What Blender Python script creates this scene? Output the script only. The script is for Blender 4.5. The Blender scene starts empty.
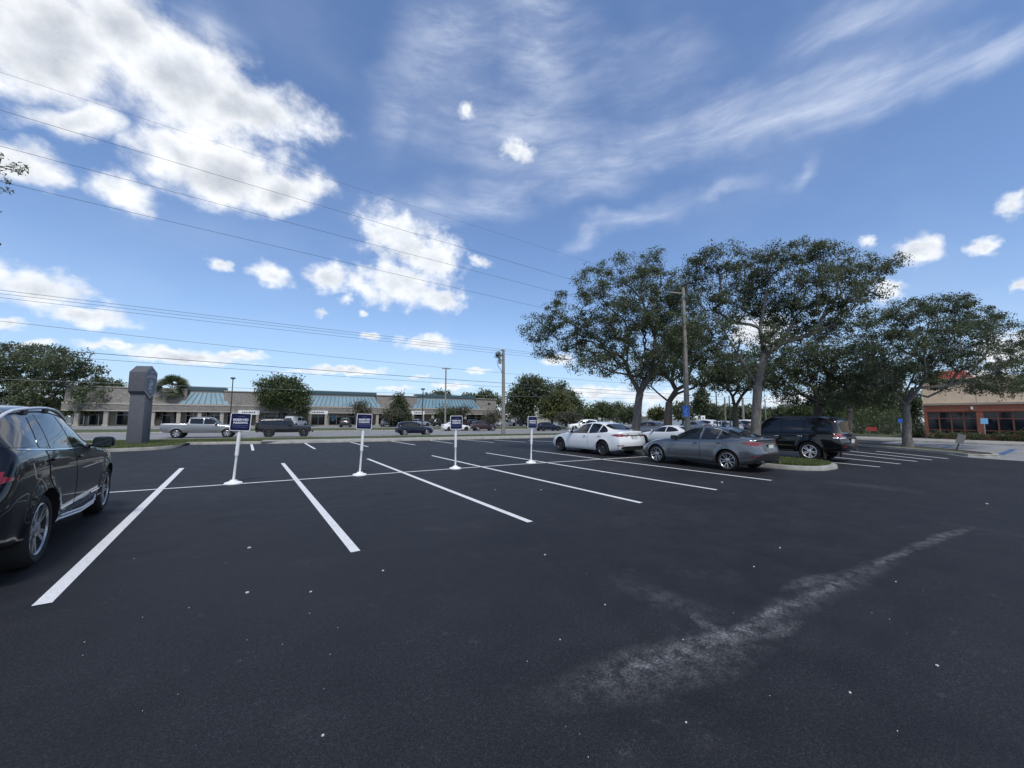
import bpy, bmesh, math, random
import numpy as np
from mathutils import Vector, Matrix
from mathutils.bvhtree import BVHTree
random.seed(7); RNG = np.random.default_rng(7)
S = bpy.context.scene
COL = S.collection
rad = math.radians

# ------------------------------------------------------------------ camera
FPX, PITCH, ROLL, CAMH, YAW = 388.22, .0870175, .00590563, 1.689, .574869
def _ax(x, y, F):
    c, s = math.cos(ROLL), math.sin(ROLL)
    x, y = c*x - s*y, s*x + c*y
    X, Y, Z = x, F*math.cos(PITCH) - y*math.sin(PITCH), F*math.sin(PITCH) + y*math.cos(PITCH)
    return np.array([X*math.cos(YAW) + Y*math.sin(YAW), -X*math.sin(YAW) + Y*math.cos(YAW), Z])
RT, UP, FW = _ax(1, 0, 0), _ax(0, 1, 0), _ax(0, 0, 1)
def at(px, py, fwd):
    return ((px-512)/FPX*RT + (384-py)/FPX*UP + FW)*fwd + np.array([0, 0, CAMH])
def gnd(px, py, z=0.):
    r = (px-512)*RT + (384-py)*UP + FPX*FW
    return r*((z-CAMH)/r[2]) + np.array([0, 0, CAMH])
cam = bpy.data.cameras.new('camera'); co = bpy.data.objects.new('camera', cam); COL.objects.link(co)
cam.sensor_width = 36; cam.lens = FPX/1024*36; cam.clip_end = 3000; cam.clip_start = .05
co.matrix_world = Matrix(((RT[0], UP[0], -FW[0], 0), (RT[1], UP[1], -FW[1], 0), (RT[2], UP[2], -FW[2], CAMH), (0, 0, 0, 1)))
S.camera = co
# the street runs along r; q is the distance from the camera across it
RS = rad(5.5)
rv = np.array([math.cos(RS), -math.sin(RS), 0]); nv = np.array([math.sin(RS), math.cos(RS), 0])
def RF(p, q, z=0.): return rv*p + nv*q + np.array([0, 0, z])
def on_q(px, q):
    r = (px-512)*RT + (384-418)*UP + FPX*FW
    t = q/(r @ nv); return (r @ rv)*t
ROADZ, PLZ = -.45, -.1

# ------------------------------------------------------------------ materials
def nodes(name):
    m = bpy.data.materials.new(name); m.use_nodes = True
    nt = m.node_tree; return m, nt, nt.nodes['Principled BSDF']
def N(nt, t, **kw):
    n = nt.nodes.new(t)
    for k, v in kw.items():
        if k.startswith('i_'):
            key = k[2:]; key = int(key) if key.isdigit() else key
            n.inputs[key].default_value = v
        else: setattr(n, k, v)
    return n
def ramp(nt, src, stops, interp='LINEAR'):
    r = N(nt, 'ShaderNodeValToRGB'); cr = r.color_ramp; cr.interpolation = interp
    while len(cr.elements) < len(stops): cr.elements.new(.5)
    for e, (p, c) in zip(cr.elements, stops): e.position = p; e.color = (c[0], c[1], c[2], 1) if hasattr(c, '__len__') else (c, c, c, 1)
    nt.links.new(src, r.inputs[0]); return r.outputs[0]
def math_(nt, op, a, b=None, c=None, clamp=False):
    n = N(nt, 'ShaderNodeMath', operation=op, use_clamp=clamp)
    for i, v in enumerate((a, b, c)):
        if v is None: continue
        if isinstance(v, (int, float)): n.inputs[i].default_value = v
        else: nt.links.new(v, n.inputs[i])
    return n.outputs[0]
def mixc(nt, fac, a, b, mode='MIX'):
    n = N(nt, 'ShaderNodeMix', data_type='RGBA', blend_type=mode)
    for k, v in ((0, fac), (6, a), (7, b)):
        if isinstance(v, (int, float)): n.inputs[k].default_value = v
        elif isinstance(v, tuple): n.inputs[k].default_value = (*v, 1)
        else: nt.links.new(v, n.inputs[k])
    return n.outputs[2]
def coords(nt, kind='Object'):
    if kind == 'World': return N(nt, 'ShaderNodeNewGeometry').outputs['Position']
    return N(nt, 'ShaderNodeTexCoord').outputs[kind]
def noise(nt, co_, scale, detail=4, rough=.55, out='Fac'):
    n = N(nt, 'ShaderNodeTexNoise', i_Scale=scale, i_Detail=detail, i_Roughness=rough)
    nt.links.new(co_, n.inputs['Vector']); return n.outputs[out]
def bump(nt, b, h, strength=.3, dist=.01):
    n = N(nt, 'ShaderNodeBump', i_Strength=strength, i_Distance=dist); nt.links.new(h, n.inputs['Height']); nt.links.new(n.outputs[0], b.inputs['Normal'])
def M(name, c, rough=.5, metal=0., coat=0., var=0., scale=3., spec=.5, bmp=0., bscale=60.):
    m, nt, b = nodes(name)
    b.inputs['Base Color'].default_value = (*c, 1); b.inputs['Roughness'].default_value = rough
    b.inputs['Metallic'].default_value = metal; b.inputs['Coat Weight'].default_value = coat; b.inputs['Coat Roughness'].default_value = .02
    b.inputs['Specular IOR Level'].default_value = spec
    if var:
        o = coords(nt, 'World'); f = noise(nt, o, scale, 5)
        lo = tuple(max(0, x*(1-var)) for x in c); hi = tuple(min(1, x*(1+var)) for x in c)
        nt.links.new(ramp(nt, f, [(.3, lo), (.7, hi)]), b.inputs['Base Color'])
    if bmp:
        o = coords(nt, 'World'); bump(nt, b, noise(nt, o, bscale, 3), bmp, .02)
    return m
def ell(nt, co_, c, ang, sx, sy):
    """length of co_ inside an ellipse: 0 at its centre, 1 on its edge"""
    mp = N(nt, 'ShaderNodeMapping', vector_type='TEXTURE')
    mp.inputs[1].default_value = (c[0], c[1], 0); mp.inputs[2].default_value = (0, 0, ang); mp.inputs[3].default_value = (sx, sy, 1)
    nt.links.new(co_, mp.inputs[0])
    l = N(nt, 'ShaderNodeVectorMath', operation='LENGTH'); nt.links.new(mp.outputs[0], l.inputs[0]); return l.outputs['Value']

def asphalt_mat():
    m, nt, b = nodes('sealed_asphalt'); o = coords(nt, 'World')
    flat = N(nt, 'ShaderNodeVectorMath', operation='MULTIPLY'); flat.inputs[1].default_value = (1, 1, 0); nt.links.new(o, flat.inputs[0]); o = flat.outputs[0]
    big = noise(nt, o, .35, 4); mid = noise(nt, o, 2.3, 5, .6); fine = noise(nt, o, 90, 3, .7)
    c = ramp(nt, big, [(.3, (.0086, .0096, .0128)), (.7, (.0146, .0160, .0202))])
    c = mixc(nt, .8, c, ramp(nt, mid, [(.3, .55), (.75, 1.3)]), 'MULTIPLY')
    oil = None
    for ou, ow, ro in ((-.35, 8.2, .26), (2.5, 8.9, .2), (5.1, 7.7, .3), (5.4, 9.3, .15), (8.0, 8.6, .25), (10.6, 8.2, .2), (2.2, 14.6, .2), (5.3, 14.2, .22), (-.2, 14.4, .2)):
        v = math_(nt, 'SUBTRACT', 1., ell(nt, o, (ou, ow), ro*9, ro*1.5, ro)); oil = v if oil is None else math_(nt, 'MAXIMUM', oil, v)
    oil = math_(nt, 'MULTIPLY', math_(nt, 'ADD', oil, math_(nt, 'MULTIPLY', math_(nt, 'SUBTRACT', mid, .5), 1.6)), math_(nt, 'GREATER_THAN', oil, -.4), clamp=True)
    c = mixc(nt, math_(nt, 'MULTIPLY', oil, .75), c, (.004, .004, .0045))
    c = mixc(nt, .9, c, ramp(nt, fine, [(.30, .25), (.5, .85), (.74, 3.0)]), 'MULTIPLY')
    c = mixc(nt, .8, c, ramp(nt, noise(nt, o, 34, 4, .75), [(.32, .45), (.5, .92), (.72, 2.0)]), 'MULTIPLY')
    # tyre lanes swept into the seal coat, long soft streaks along the aisle
    mp = N(nt, 'ShaderNodeMapping'); mp.inputs[3].default_value = (.12, 1.1, 1); mp.inputs[2].default_value = (0, 0, .25); nt.links.new(o, mp.inputs[0])
    st = noise(nt, mp.outputs[0], 1.0, 4, .6)
    c = mixc(nt, ramp(nt, st, [(.55, 0.), (.75, .35)]), c, (.024, .0255, .029))
    # grey scuffs where the seal has worn to the stone
    w = N(nt, 'ShaderNodeTexNoise', i_Scale=2.2, i_Detail=5, i_Roughness=.6); nt.links.new(o, w.inputs['Vector'])
    sub = N(nt, 'ShaderNodeVectorMath', operation='SUBTRACT'); sub.inputs[1].default_value = (.5, .5, .5); nt.links.new(w.outputs['Color'], sub.inputs[0])
    sc = N(nt, 'ShaderNodeVectorMath', operation='MULTIPLY_ADD'); sc.inputs[1].default_value = (.24, .20, 0); nt.links.new(sub.outputs[0], sc.inputs[0]); nt.links.new(o, sc.inputs[2])
    worn = None
    for (x0, y0), (x1, y1), wd, k in (((585, 684), (690, 650), .17, .75), ((640, 668), (722, 640), .15, .95), ((690, 652), (770, 620), .13, .95), ((742, 632), (812, 596), .11, .95), ((795, 604), (862, 571), .085, .9), ((848, 578), (920, 545), .07, .8),
                                       ((900, 553), (972, 526), .10, .6), ((690, 610), (742, 652), .09, .75), ((752, 640), (800, 622), .10, .5), ((785, 588), (835, 574), .12, .55), ((575, 690), (750, 642), .30, .40), ((720, 640), (900, 555), .18, .34),
                                       ((845, 483), (900, 490), .6, .16), ((640, 590), (700, 612), .25, .16)):
        a, e = gnd(x0, y0), gnd(x1, y1); d = e-a; L = float(np.hypot(d[0], d[1]))
        l = ell(nt, sc.outputs[0], (a+e)/2, math.atan2(d[1], d[0]), L/2+wd, wd)
        v = math_(nt, 'MULTIPLY', math_(nt, 'SUBTRACT', 1., l, clamp=True), k*1.15)
        worn = v if worn is None else math_(nt, 'MAXIMUM', worn, v)
    patch = noise(nt, o, 7.5, 7, .72)
    worn = math_(nt, 'ADD', worn, math_(nt, 'MULTIPLY', ramp(nt, noise(nt, o, .55, 5, .65), [(.58, 0.), (.85, 1.)]), .12))
    gate = math_(nt, 'MULTIPLY', math_(nt, 'POWER', math_(nt, 'MINIMUM', worn, 1.), .8), math_(nt, 'MULTIPLY_ADD', ramp(nt, patch, [(.40, 0.), (.62, 1.)]), 1.2, .07), clamp=True)
    vo = N(nt, 'ShaderNodeTexVoronoi', i_Scale=75); nt.links.new(o, vo.inputs['Vector'])
    speck = ramp(nt, vo.outputs['Color'], [(.35, 0.), (.6, 1.)])
    speck2 = ramp(nt, noise(nt, o, 60, 3, .7), [(.42, 0.), (.62, 1.)])
    g2 = math_(nt, 'MULTIPLY', gate, math_(nt, 'MULTIPLY_ADD', math_(nt, 'ADD', speck, speck2), .42, .16), clamp=True)
    c = mixc(nt, g2, c, (.195, .195, .20))
    fl = noise(nt, o, 7, 6, .75); fl2 = noise(nt, o, 1.1, 3, .6)
    fleck = math_(nt, 'MULTIPLY', math_(nt, 'MULTIPLY', ramp(nt, fl, [(.585, 0.), (.66, 1.)]), ramp(nt, fl2, [(.45, 0.), (.62, 1.)])), speck2)
    c = mixc(nt, math_(nt, 'MULTIPLY', fleck, .5), c, (.10, .10, .105))
    # single pale stones
    v2 = N(nt, 'ShaderNodeTexVoronoi', i_Scale=16); nt.links.new(o, v2.inputs['Vector'])
    dot = math_(nt, 'LESS_THAN', v2.outputs['Distance'], .055)
    sx = N(nt, 'ShaderNodeSeparateColor'); nt.links.new(v2.outputs['Color'], sx.inputs[0])
    dot = math_(nt, 'MULTIPLY', dot, math_(nt, 'GREATER_THAN', sx.outputs[0], .95))
    c = mixc(nt, math_(nt, 'MULTIPLY', dot, .7), c, (.12, .12, .12))
    nt.links.new(c, b.inputs['Base Color'])
    nt.links.new(ramp(nt, mid, [(.3, .62), (.7, .8)]), b.inputs['Roughness'])
    b.inputs['Specular IOR Level'].default_value = .34
    bump(nt, b, noise(nt, o, 130, 3, .7), .55, .006)
    return m

MT = {}
def setup_materials():
    MT['asphalt'] = asphalt_mat()
    MT['road'] = M('street_asphalt', (.20, .20, .205), .85, var=.18, scale=.5)
    MT['lot2'] = M('old_lot_asphalt', (.15, .15, .155), .85, var=.2, scale=.6)
    MT['conc'] = M('concrete', (.27, .265, .245), .85, var=.25, scale=2.5, bmp=.2)
    MT['palec'] = M('pale_concrete', (.21, .215, .22), .85, var=.2, scale=.8)
    m, nt, b = nodes('line_paint'); o = coords(nt, 'World')
    c = ramp(nt, noise(nt, o, 55, 4, .7), [(.3, (.38, .39, .40)), (.52, (.66, .67, .68))])
    c = mixc(nt, ramp(nt, noise(nt, o, 4, 5, .7), [(.56, 0.), (.8, .55)]), c, (.2, .2, .21))
    nt.links.new(c, b.inputs['Base Color']); b.inputs['Roughness'].default_value = .7; MT['paint'] = m
    m, nt, b = nodes('thin_line_paint'); o = coords(nt, 'World')
    c = ramp(nt, noise(nt, o, 5, 5, .7), [(.35, (.18, .18, .19)), (.65, (.5, .5, .51))]); nt.links.new(c, b.inputs['Base Color']); MT['paintold'] = m
    MT['bluepaint'] = M('blue_line_paint', (.05, .10, .22), .75, var=.4, scale=6)
    m, nt, b = nodes('lawn'); o = coords(nt, 'World')
    c = ramp(nt, noise(nt, o, 1.4, 6, .65), [(.3, (.045, .06, .022)), (.55, (.068, .085, .03)), (.75, (.12, .112, .055))])
    c = mixc(nt, .6, c, ramp(nt, noise(nt, o, 30, 3), [(.3, .5), (.7, 1.3)]), 'MULTIPLY'); nt.links.new(c, b.inputs['Base Color']); b.inputs['Roughness'].default_value = .9; MT['lawn'] = m
    def leaf(name, a, c2, tr=.36):
        m, nt, b = nodes(name)
        g = N(nt, 'ShaderNodeNewGeometry'); o = coords(nt, 'World')
        f = math_(nt, 'ADD', math_(nt, 'MULTIPLY', g.outputs['Random Per Island'], .55), math_(nt, 'MULTIPLY', noise(nt, o, .8, 3), .45))
        c = ramp(nt, f, [(.2, a), (.75, c2)])
        nt.links.new(c, b.inputs['Base Color']); b.inputs['Roughness'].default_value = .5; b.inputs['Specular IOR Level'].default_value = .35
        t = N(nt, 'ShaderNodeBsdfTranslucent'); nt.links.new(c, t.inputs[0])
        mx = N(nt, 'ShaderNodeMixShader'); mx.inputs[0].default_value = tr
        nt.links.new(b.outputs[0], mx.inputs[1]); nt.links.new(t.outputs[0], mx.inputs[2])
        nt.links.new(mx.outputs[0], nt.nodes['Material Output'].inputs[0]); MT[name] = m
    leaf('oak_leaf', (.062, .080, .042), (.135, .165, .085))
    leaf('oak_leaf_dark', (.048, .064, .031), (.112, .14, .07))
    leaf('far_leaf', (.045, .065, .026), (.11, .145, .055))
    leaf('olive_leaf', (.07, .085, .03), (.15, .16, .065))
    leaf('dusty_leaf', (.07, .075, .05), (.13, .13, .085))
    leaf('palm_leaf', (.05, .07, .035), (.11, .14, .07))
    leaf('shrub_leaf', (.032, .052, .016), (.09, .12, .04))
    leaf('grass_blade', (.05, .075, .02), (.14, .165, .055), .2)
    def bark(name, a, c2):
        m, nt, b = nodes(name); o = coords(nt, 'World')
        mp = N(nt, 'ShaderNodeMapping'); mp.inputs[3].default_value = (1, 1, .3); nt.links.new(o, mp.inputs[0])
        f = noise(nt, mp.outputs[0], 14, 5, .7); nt.links.new(ramp(nt, f, [(.3, a), (.7, c2)]), b.inputs['Base Color'])
        b.inputs['Roughness'].default_value = .9; bump(nt, b, f, .8, .03); MT[name] = m
    bark('bark', (.06, .055, .05), (.225, .21, .195)); bark('bark_dark', (.04, .036, .032), (.10, .09, .08)); bark('pole_wood', (.15, .13, .11), (.27, .25, .225))
    MT['pole_conc'] = M('pole_concrete', (.225, .215, .197), .85, var=.2, scale=4)
    MT['white'] = M('white_plastic', (.74, .75, .76), .45, var=.06, scale=8)
    MT['navy'] = M('navy_sign_face', (.005, .009, .05), .6, spec=.2)
    MT['signtext'] = M('sign_lettering', (.68, .7, .78), .5); MT['signfaint'] = M('faint_sign_lettering', (.10, .12, .26), .5)
    MT['alu'] = M('aluminium', (.42, .43, .45), .4, .6)
    MT['monu'] = M('grey_stucco', (.082, .088, .106), .8, var=.1, scale=6, bmp=.15)
    MT['monulite'] = M('grey_trim', (.30, .32, .36), .6); MT['monuface'] = M('blue_grey_face', (.125, .14, .185), .45)
    MT['shingle'] = None
    m, nt, b = nodes('wood_shingle'); o = coords(nt, 'Object')
    mp = N(nt, 'ShaderNodeMapping'); mp.inputs[3].default_value = (2.2, .5, 5.); nt.links.new(o, mp.inputs[0])
    c = ramp(nt, noise(nt, mp.outputs[0], 1.2, 6, .75), [(.28, (.085, .080, .076)), (.5, (.19, .178, .166)), (.72, (.32, .30, .275))]); nt.links.new(c, b.inputs['Base Color']); b.inputs['Roughness'].default_value = .9; MT['shingle'] = m
    m, nt, b = nodes('blue_metal_roof'); o = coords(nt, 'Object')
    c = ramp(nt, noise(nt, o, .6, 4), [(.3, (.085, .175, .235)), (.7, (.125, .235, .295))]); nt.links.new(c, b.inputs['Base Color']); b.inputs['Roughness'].default_value = .5; MT['bluemetal'] = m
    MT['teal'] = M('teal_fascia', (.04, .085, .105), .5); MT['cream'] = M('cream_stucco', (.34, .315, .275), .85, var=.12)
    MT['tan'] = M('tan_stucco', (.36, .31, .25), .85, var=.15)
    MT['cream2'] = M('cream_parapet', (.74, .57, .40), .85, var=.10)
    m, nt, b = nodes('brick'); o = coords(nt, 'Object')
    sp = N(nt, 'ShaderNodeSeparateXYZ'); nt.links.new(o, sp.inputs[0]); cb = N(nt, 'ShaderNodeCombineXYZ')
    nt.links.new(math_(nt, 'ADD', sp.outputs[0], sp.outputs[1]), cb.inputs[0]); nt.links.new(sp.outputs[2], cb.inputs[1])
    bt = N(nt, 'ShaderNodeTexBrick', i_Scale=4.5); bt.inputs['Color1'].default_value = (.25, .075, .045, 1); bt.inputs['Color2'].default_value = (.34, .11, .065, 1); bt.inputs['Mortar'].default_value = (.22, .15, .12, 1)
    bt.inputs['Mortar Size'].default_value = .012; nt.links.new(cb.outputs[0], bt.inputs[0]); nt.links.new(bt.outputs[0], b.inputs['Base Color']); b.inputs['Roughness'].default_value = .85; MT['brick'] = m
    MT['redroof'] = M('red_roof', (.42, .06, .045), .6, var=.15); MT['redbox'] = M('red_panel', (.35, .05, .05), .5)
    MT['frame'] = M('brown_frame', (.17, .06, .045), .5)
    MT['glass'] = M('tinted_glass', (.008, .010, .012), .03, spec=.6); MT['shopglass'] = M('shop_glass', (.012, .017, .022), .06)
    MT['tyre'] = M('tyre_rubber', (.012, .012, .013), .85); MT['well'] = M('wheel_well', (.006, .006, .006), .9)
    MT['rim'] = M('alloy', (.42, .43, .45), .32, .85); MT['rimdark'] = M('dark_alloy', (.08, .08, .085), .35, .7); MT['rimbright'] = M('bright_alloy', (.72, .72, .74), .35, .4); MT['disc'] = M('brake_disc', (.02, .02, .02), .6, .3)
    MT['chrome'] = M('chrome', (.75, .76, .78), .12, 1.); MT['trim'] = M('black_trim', (.014, .014, .015), .45); MT['flare'] = M('grey_flare', (.055, .058, .064), .6); MT['seam'] = M('door_gap', (.004, .004, .004), .8)
    MT['red'] = M('red_lens', (.17, .006, .010), .1, coat=.8); MT['clear'] = M('clear_lens', (.45, .47, .5), .08, coat=1.); MT['plate'] = M('number_plate', (.6, .62, .6), .4)
    MT['p_black'] = M('black_paint', (.004, .0045, .006), .3, coat=.85, spec=.1); MT['p_white'] = M('white_paint', (.72, .73, .74), .35, coat=1.)
    MT['p_grey'] = M('grey_metallic_paint', (.135, .145, .16), .28, .75, 1.); MT['p_silver'] = M('silver_paint', (.21, .22, .235), .38, .6, .8)
    MT['p_navy'] = M('navy_paint', (.006, .009, .026), .3, coat=.8, spec=.1); MT['p_dark'] = M('charcoal_paint', (.02, .022, .025), .3, .2, 1.)
    MT['p_maroon'] = M('maroon_paint', (.035, .014, .016), .3, .2, .8); MT['p_jeep'] = M('graphite_paint', (.012, .014, .017), .35, coat=.7, spec=.15); MT['p_blue'] = M('pale_blue_paint', (.3, .36, .44), .3, .3, 1.)
    MT['wire'] = M('wire', (.06, .06, .065), .7); MT['wirelite'] = M('pale_cable', (.2, .2, .21), .7)
    MT['lampdark'] = M('dark_bronze', (.035, .034, .034), .5); MT['adablue'] = M('blue_sign', (.02, .10, .48), .45); MT['adapale'] = M('pale_blue_sign', (.16, .38, .62), .45)
    MT['signback'] = M('grey_sign_back', (.14, .14, .145), .6); MT['soil'] = M('mulch', (.05, .04, .03), .95, var=.3, scale=4); MT['bits'] = M('paper_bits', (.5, .49, .46), .8)
    MT['ground'] = M('far_ground', (.10, .11, .07), .95, var=.3, scale=.15)
setup_materials()

# ------------------------------------------------------------------ mesh builder
class MB:
    def __init__(s): s.v = []; s.f = []; s.m = []; s.mats = []
    def mi(s, m):
        m = MT[m] if isinstance(m, str) else m
        if m not in s.mats: s.mats.append(m)
        return s.mats.index(m)
    def add(s, vs, fs, m):
        o = len(s.v); k = s.mi(m); s.v += [tuple(map(float, p)) for p in vs]
        for f in fs: s.f.append(tuple(i+o for i in f)); s.m.append(k)
    def hexa(s, P, m):
        """8 corners: bottom ring 0-3, top ring 4-7"""
        s.add(P, [(3, 2, 1, 0), (4, 5, 6, 7), (0, 1, 5, 4), (1, 2, 6, 5), (2, 3, 7, 6), (3, 0, 4, 7)], m)
    def box(s, c, d, m, rz=0., tap=1.):
        x, y, z = d[0]/2, d[1]/2, d[2]/2; cz, sz = math.cos(rz), math.sin(rz); P = []
        for k, t in ((-1, 1), (1, tap)):
            for a, b_ in ((-1, -1), (1, -1), (1, 1), (-1, 1)):
                px, py = a*x*t, b_*y*t; P.append((c[0]+px*cz-py*sz, c[1]+px*sz+py*cz, c[2]+k*z))
        s.hexa(P, m)
    def tube(s, pts, rs, m, n=8, cap=True):
        pts = [Vector(p) for p in pts]; rs = [rs]*len(pts) if isinstance(rs, (int, float)) else rs
        vs = []; fs = []; up = None
        for i, p in enumerate(pts):
            t = (pts[min(i+1, len(pts)-1)]-pts[max(i-1, 0)]).normalized()
            if up is None:
                up = Vector((0, 0, 1)) if abs(t.z) < .9 else Vector((1, 0, 0))
            a = t.cross(up).normalized(); b_ = a.cross(t).normalized(); up = b_
            for k in range(n):
                an = 2*math.pi*k/n; vs.append(p + (a*math.cos(an)+b_*math.sin(an))*rs[i])
        for i in range(len(pts)-1):
            for k in range(n): fs.append((i*n+k, i*n+(k+1) % n, (i+1)*n+(k+1) % n, (i+1)*n+k))
        if cap: fs.append(tuple(range(n-1, -1, -1))); fs.append(tuple((len(pts)-1)*n+k for k in range(n)))
        s.add(vs, fs, m)
    def lathe(s, prof, m, n=32, axis='z', c=(0, 0, 0)):
        """prof: (radius, height) list"""
        vs = []; fs = []
        for r, hh in prof:
            for k in range(n):
                a = 2*math.pi*k/n; x, y = r*math.cos(a), r*math.sin(a)
                p = (x, y, hh) if axis == 'z' else (x, hh, y)
                vs.append((p[0]+c[0], p[1]+c[1], p[2]+c[2]))
        for i in range(len(prof)-1):
            for k in range(n):
                f = (i*n+k, i*n+(k+1) % n, (i+1)*n+(k+1) % n, (i+1)*n+k); fs.append(f if axis == 'z' else f[::-1])
        s.add(vs, fs, m)
    def sup(s, c, r, m, e=.6, nu=20, nv_=12, rot=None):
        vs = []; fs = []; pw = lambda t: math.copysign(abs(t)**e, t)
        for j in range(nv_+1):
            v = -math.pi/2+math.pi*j/nv_
            for i in range(nu):
                u = 2*math.pi*i/nu
                p = Vector((r[0]*pw(math.cos(v))*pw(math.cos(u)), r[1]*pw(math.cos(v))*pw(math.sin(u)), r[2]*pw(math.sin(v))))
                if rot is not None: p = rot @ p
                vs.append(p+Vector(c))
        for j in range(nv_):
            for i in range(nu): fs.append((j*nu+i, j*nu+(i+1) % nu, (j+1)*nu+(i+1) % nu, (j+1)*nu+i))
        s.add(vs, fs, m)
    def prism(s, poly, z0, z1, m):
        n = len(poly); vs = [(p[0], p[1], z0) for p in poly]+[(p[0], p[1], z1) for p in poly]
        s.add(vs, [tuple(range(n-1, -1, -1)), tuple(range(n, 2*n))]+[(i, (i+1) % n, n+(i+1) % n, n+i) for i in range(n)], m)
    def build(s, name, parent=None, smooth=None, loc=None, bevel=0):
        me = bpy.data.meshes.new(name); me.from_pydata(s.v, [], s.f)
        for m in s.mats: me.materials.append(m)
        me.polygons.foreach_set('material_index', s.m)
        bm = bmesh.new(); bm.from_mesh(me); bmesh.ops.remove_doubles(bm, verts=bm.verts, dist=1e-5)
        if bevel: bmesh.ops.bevel(bm, geom=[e for e in bm.edges if len(e.link_faces) == 2 and e.calc_face_angle(0) > .5], offset=bevel, segments=2, affect='EDGES', profile=.5)
        bmesh.ops.recalc_face_normals(bm, faces=bm.faces) if smooth != 'keep' else None
        bm.to_mesh(me); bm.free()
        if smooth or bevel:
            me.shade_smooth(); me.set_sharp_from_angle(angle=rad(smooth if isinstance(smooth, (int, float)) else 40))
        o = bpy.data.objects.new(name, me); COL.objects.link(o)
        if parent is not None: o.parent = parent
        if loc is not None: o.location = loc
        return o
def thing(name, label, cat, loc=(0, 0, 0), rz=0., group=None):
    o = bpy.data.objects.new(name, None); COL.objects.link(o); o.location = tuple(map(float, loc)); o.rotation_euler = (0, 0, rz); o.empty_display_size = .2
    o['label'] = label; o['category'] = cat
    if group: o['group'] = group
    return o
def tag(o, label=None, cat=None, group=None, kind=None):
    if label: o['label'] = label
    if cat: o['category'] = cat
    if group: o['group'] = group
    if kind: o['kind'] = kind
    return o
def dup(root, loc, rz, label, group=None, scale=None):
    r = root.copy(); COL.objects.link(r); r.location = tuple(map(float, loc)); r.rotation_euler = (0, 0, rz); r['label'] = label
    if group: r['group'] = group
    if scale: r.scale = (scale,)*3
    for ch in list(root.children):
        c = ch.copy(); COL.objects.link(c); c.parent = r
        for g in list(ch.children):
            d = g.copy(); COL.objects.link(d); d.parent = c
    return r
def recolor(root, old, new):
    old, new = MT[old], MT[new]
    for ch in list(root.children)+[g for c in root.children for g in c.children]:
        for sl in ch.material_slots:
            if sl.material == old: sl.link = 'OBJECT'; sl.material = new
def npmesh(name, V, F, mats, parent=None, mi=None, smooth=False):
    """V (n,3), F (m,k) arrays"""
    me = bpy.data.meshes.new(name); k = F.shape[1]
    me.vertices.add(len(V)); me.vertices.foreach_set('co', V.astype(np.float32).ravel())
    me.loops.add(F.size); me.loops.foreach_set('vertex_index', F.astype(np.int32).ravel())
    me.polygons.add(len(F)); me.polygons.foreach_set('loop_start', np.arange(0, F.size, k, dtype=np.int32)); 
    for m in mats: me.materials.append(MT[m])
    me.update(calc_edges=True); me.validate()
    if smooth: me.shade_smooth()
    o = bpy.data.objects.new(name, me); COL.objects.link(o)
    if parent is not None: o.parent = parent
    return o

# ------------------------------------------------------------------ cars
def pchip(xs, ys, x):
    xs = np.asarray(xs, float); ys = np.asarray(ys, float); x = np.clip(np.asarray(x, float), xs[0], xs[-1])
    hh = np.diff(xs); d = np.diff(ys)/hh; n = len(xs); s = np.zeros(n)
    for i in range(1, n-1):
        if d[i-1]*d[i] > 0:
            w1, w2 = 2*hh[i]+hh[i-1], hh[i]+2*hh[i-1]; s[i] = (w1+w2)/(w1/d[i-1]+w2/d[i])
    s[0] = d[0]; s[-1] = d[-1]
    k = np.clip(np.searchsorted(xs, x, side='right')-1, 0, n-2); t = (x-xs[k])/hh[k]
    return (ys[k]*(1+2*t)*(1-t)**2 + hh[k]*s[k]*t*(1-t)**2 + ys[k+1]*t*t*(3-2*t) + hh[k]*s[k+1]*t*t*(t-1))
def cv(pts, x): a = np.array(pts); return pchip(a[:, 0], a[:, 1], x)

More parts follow.
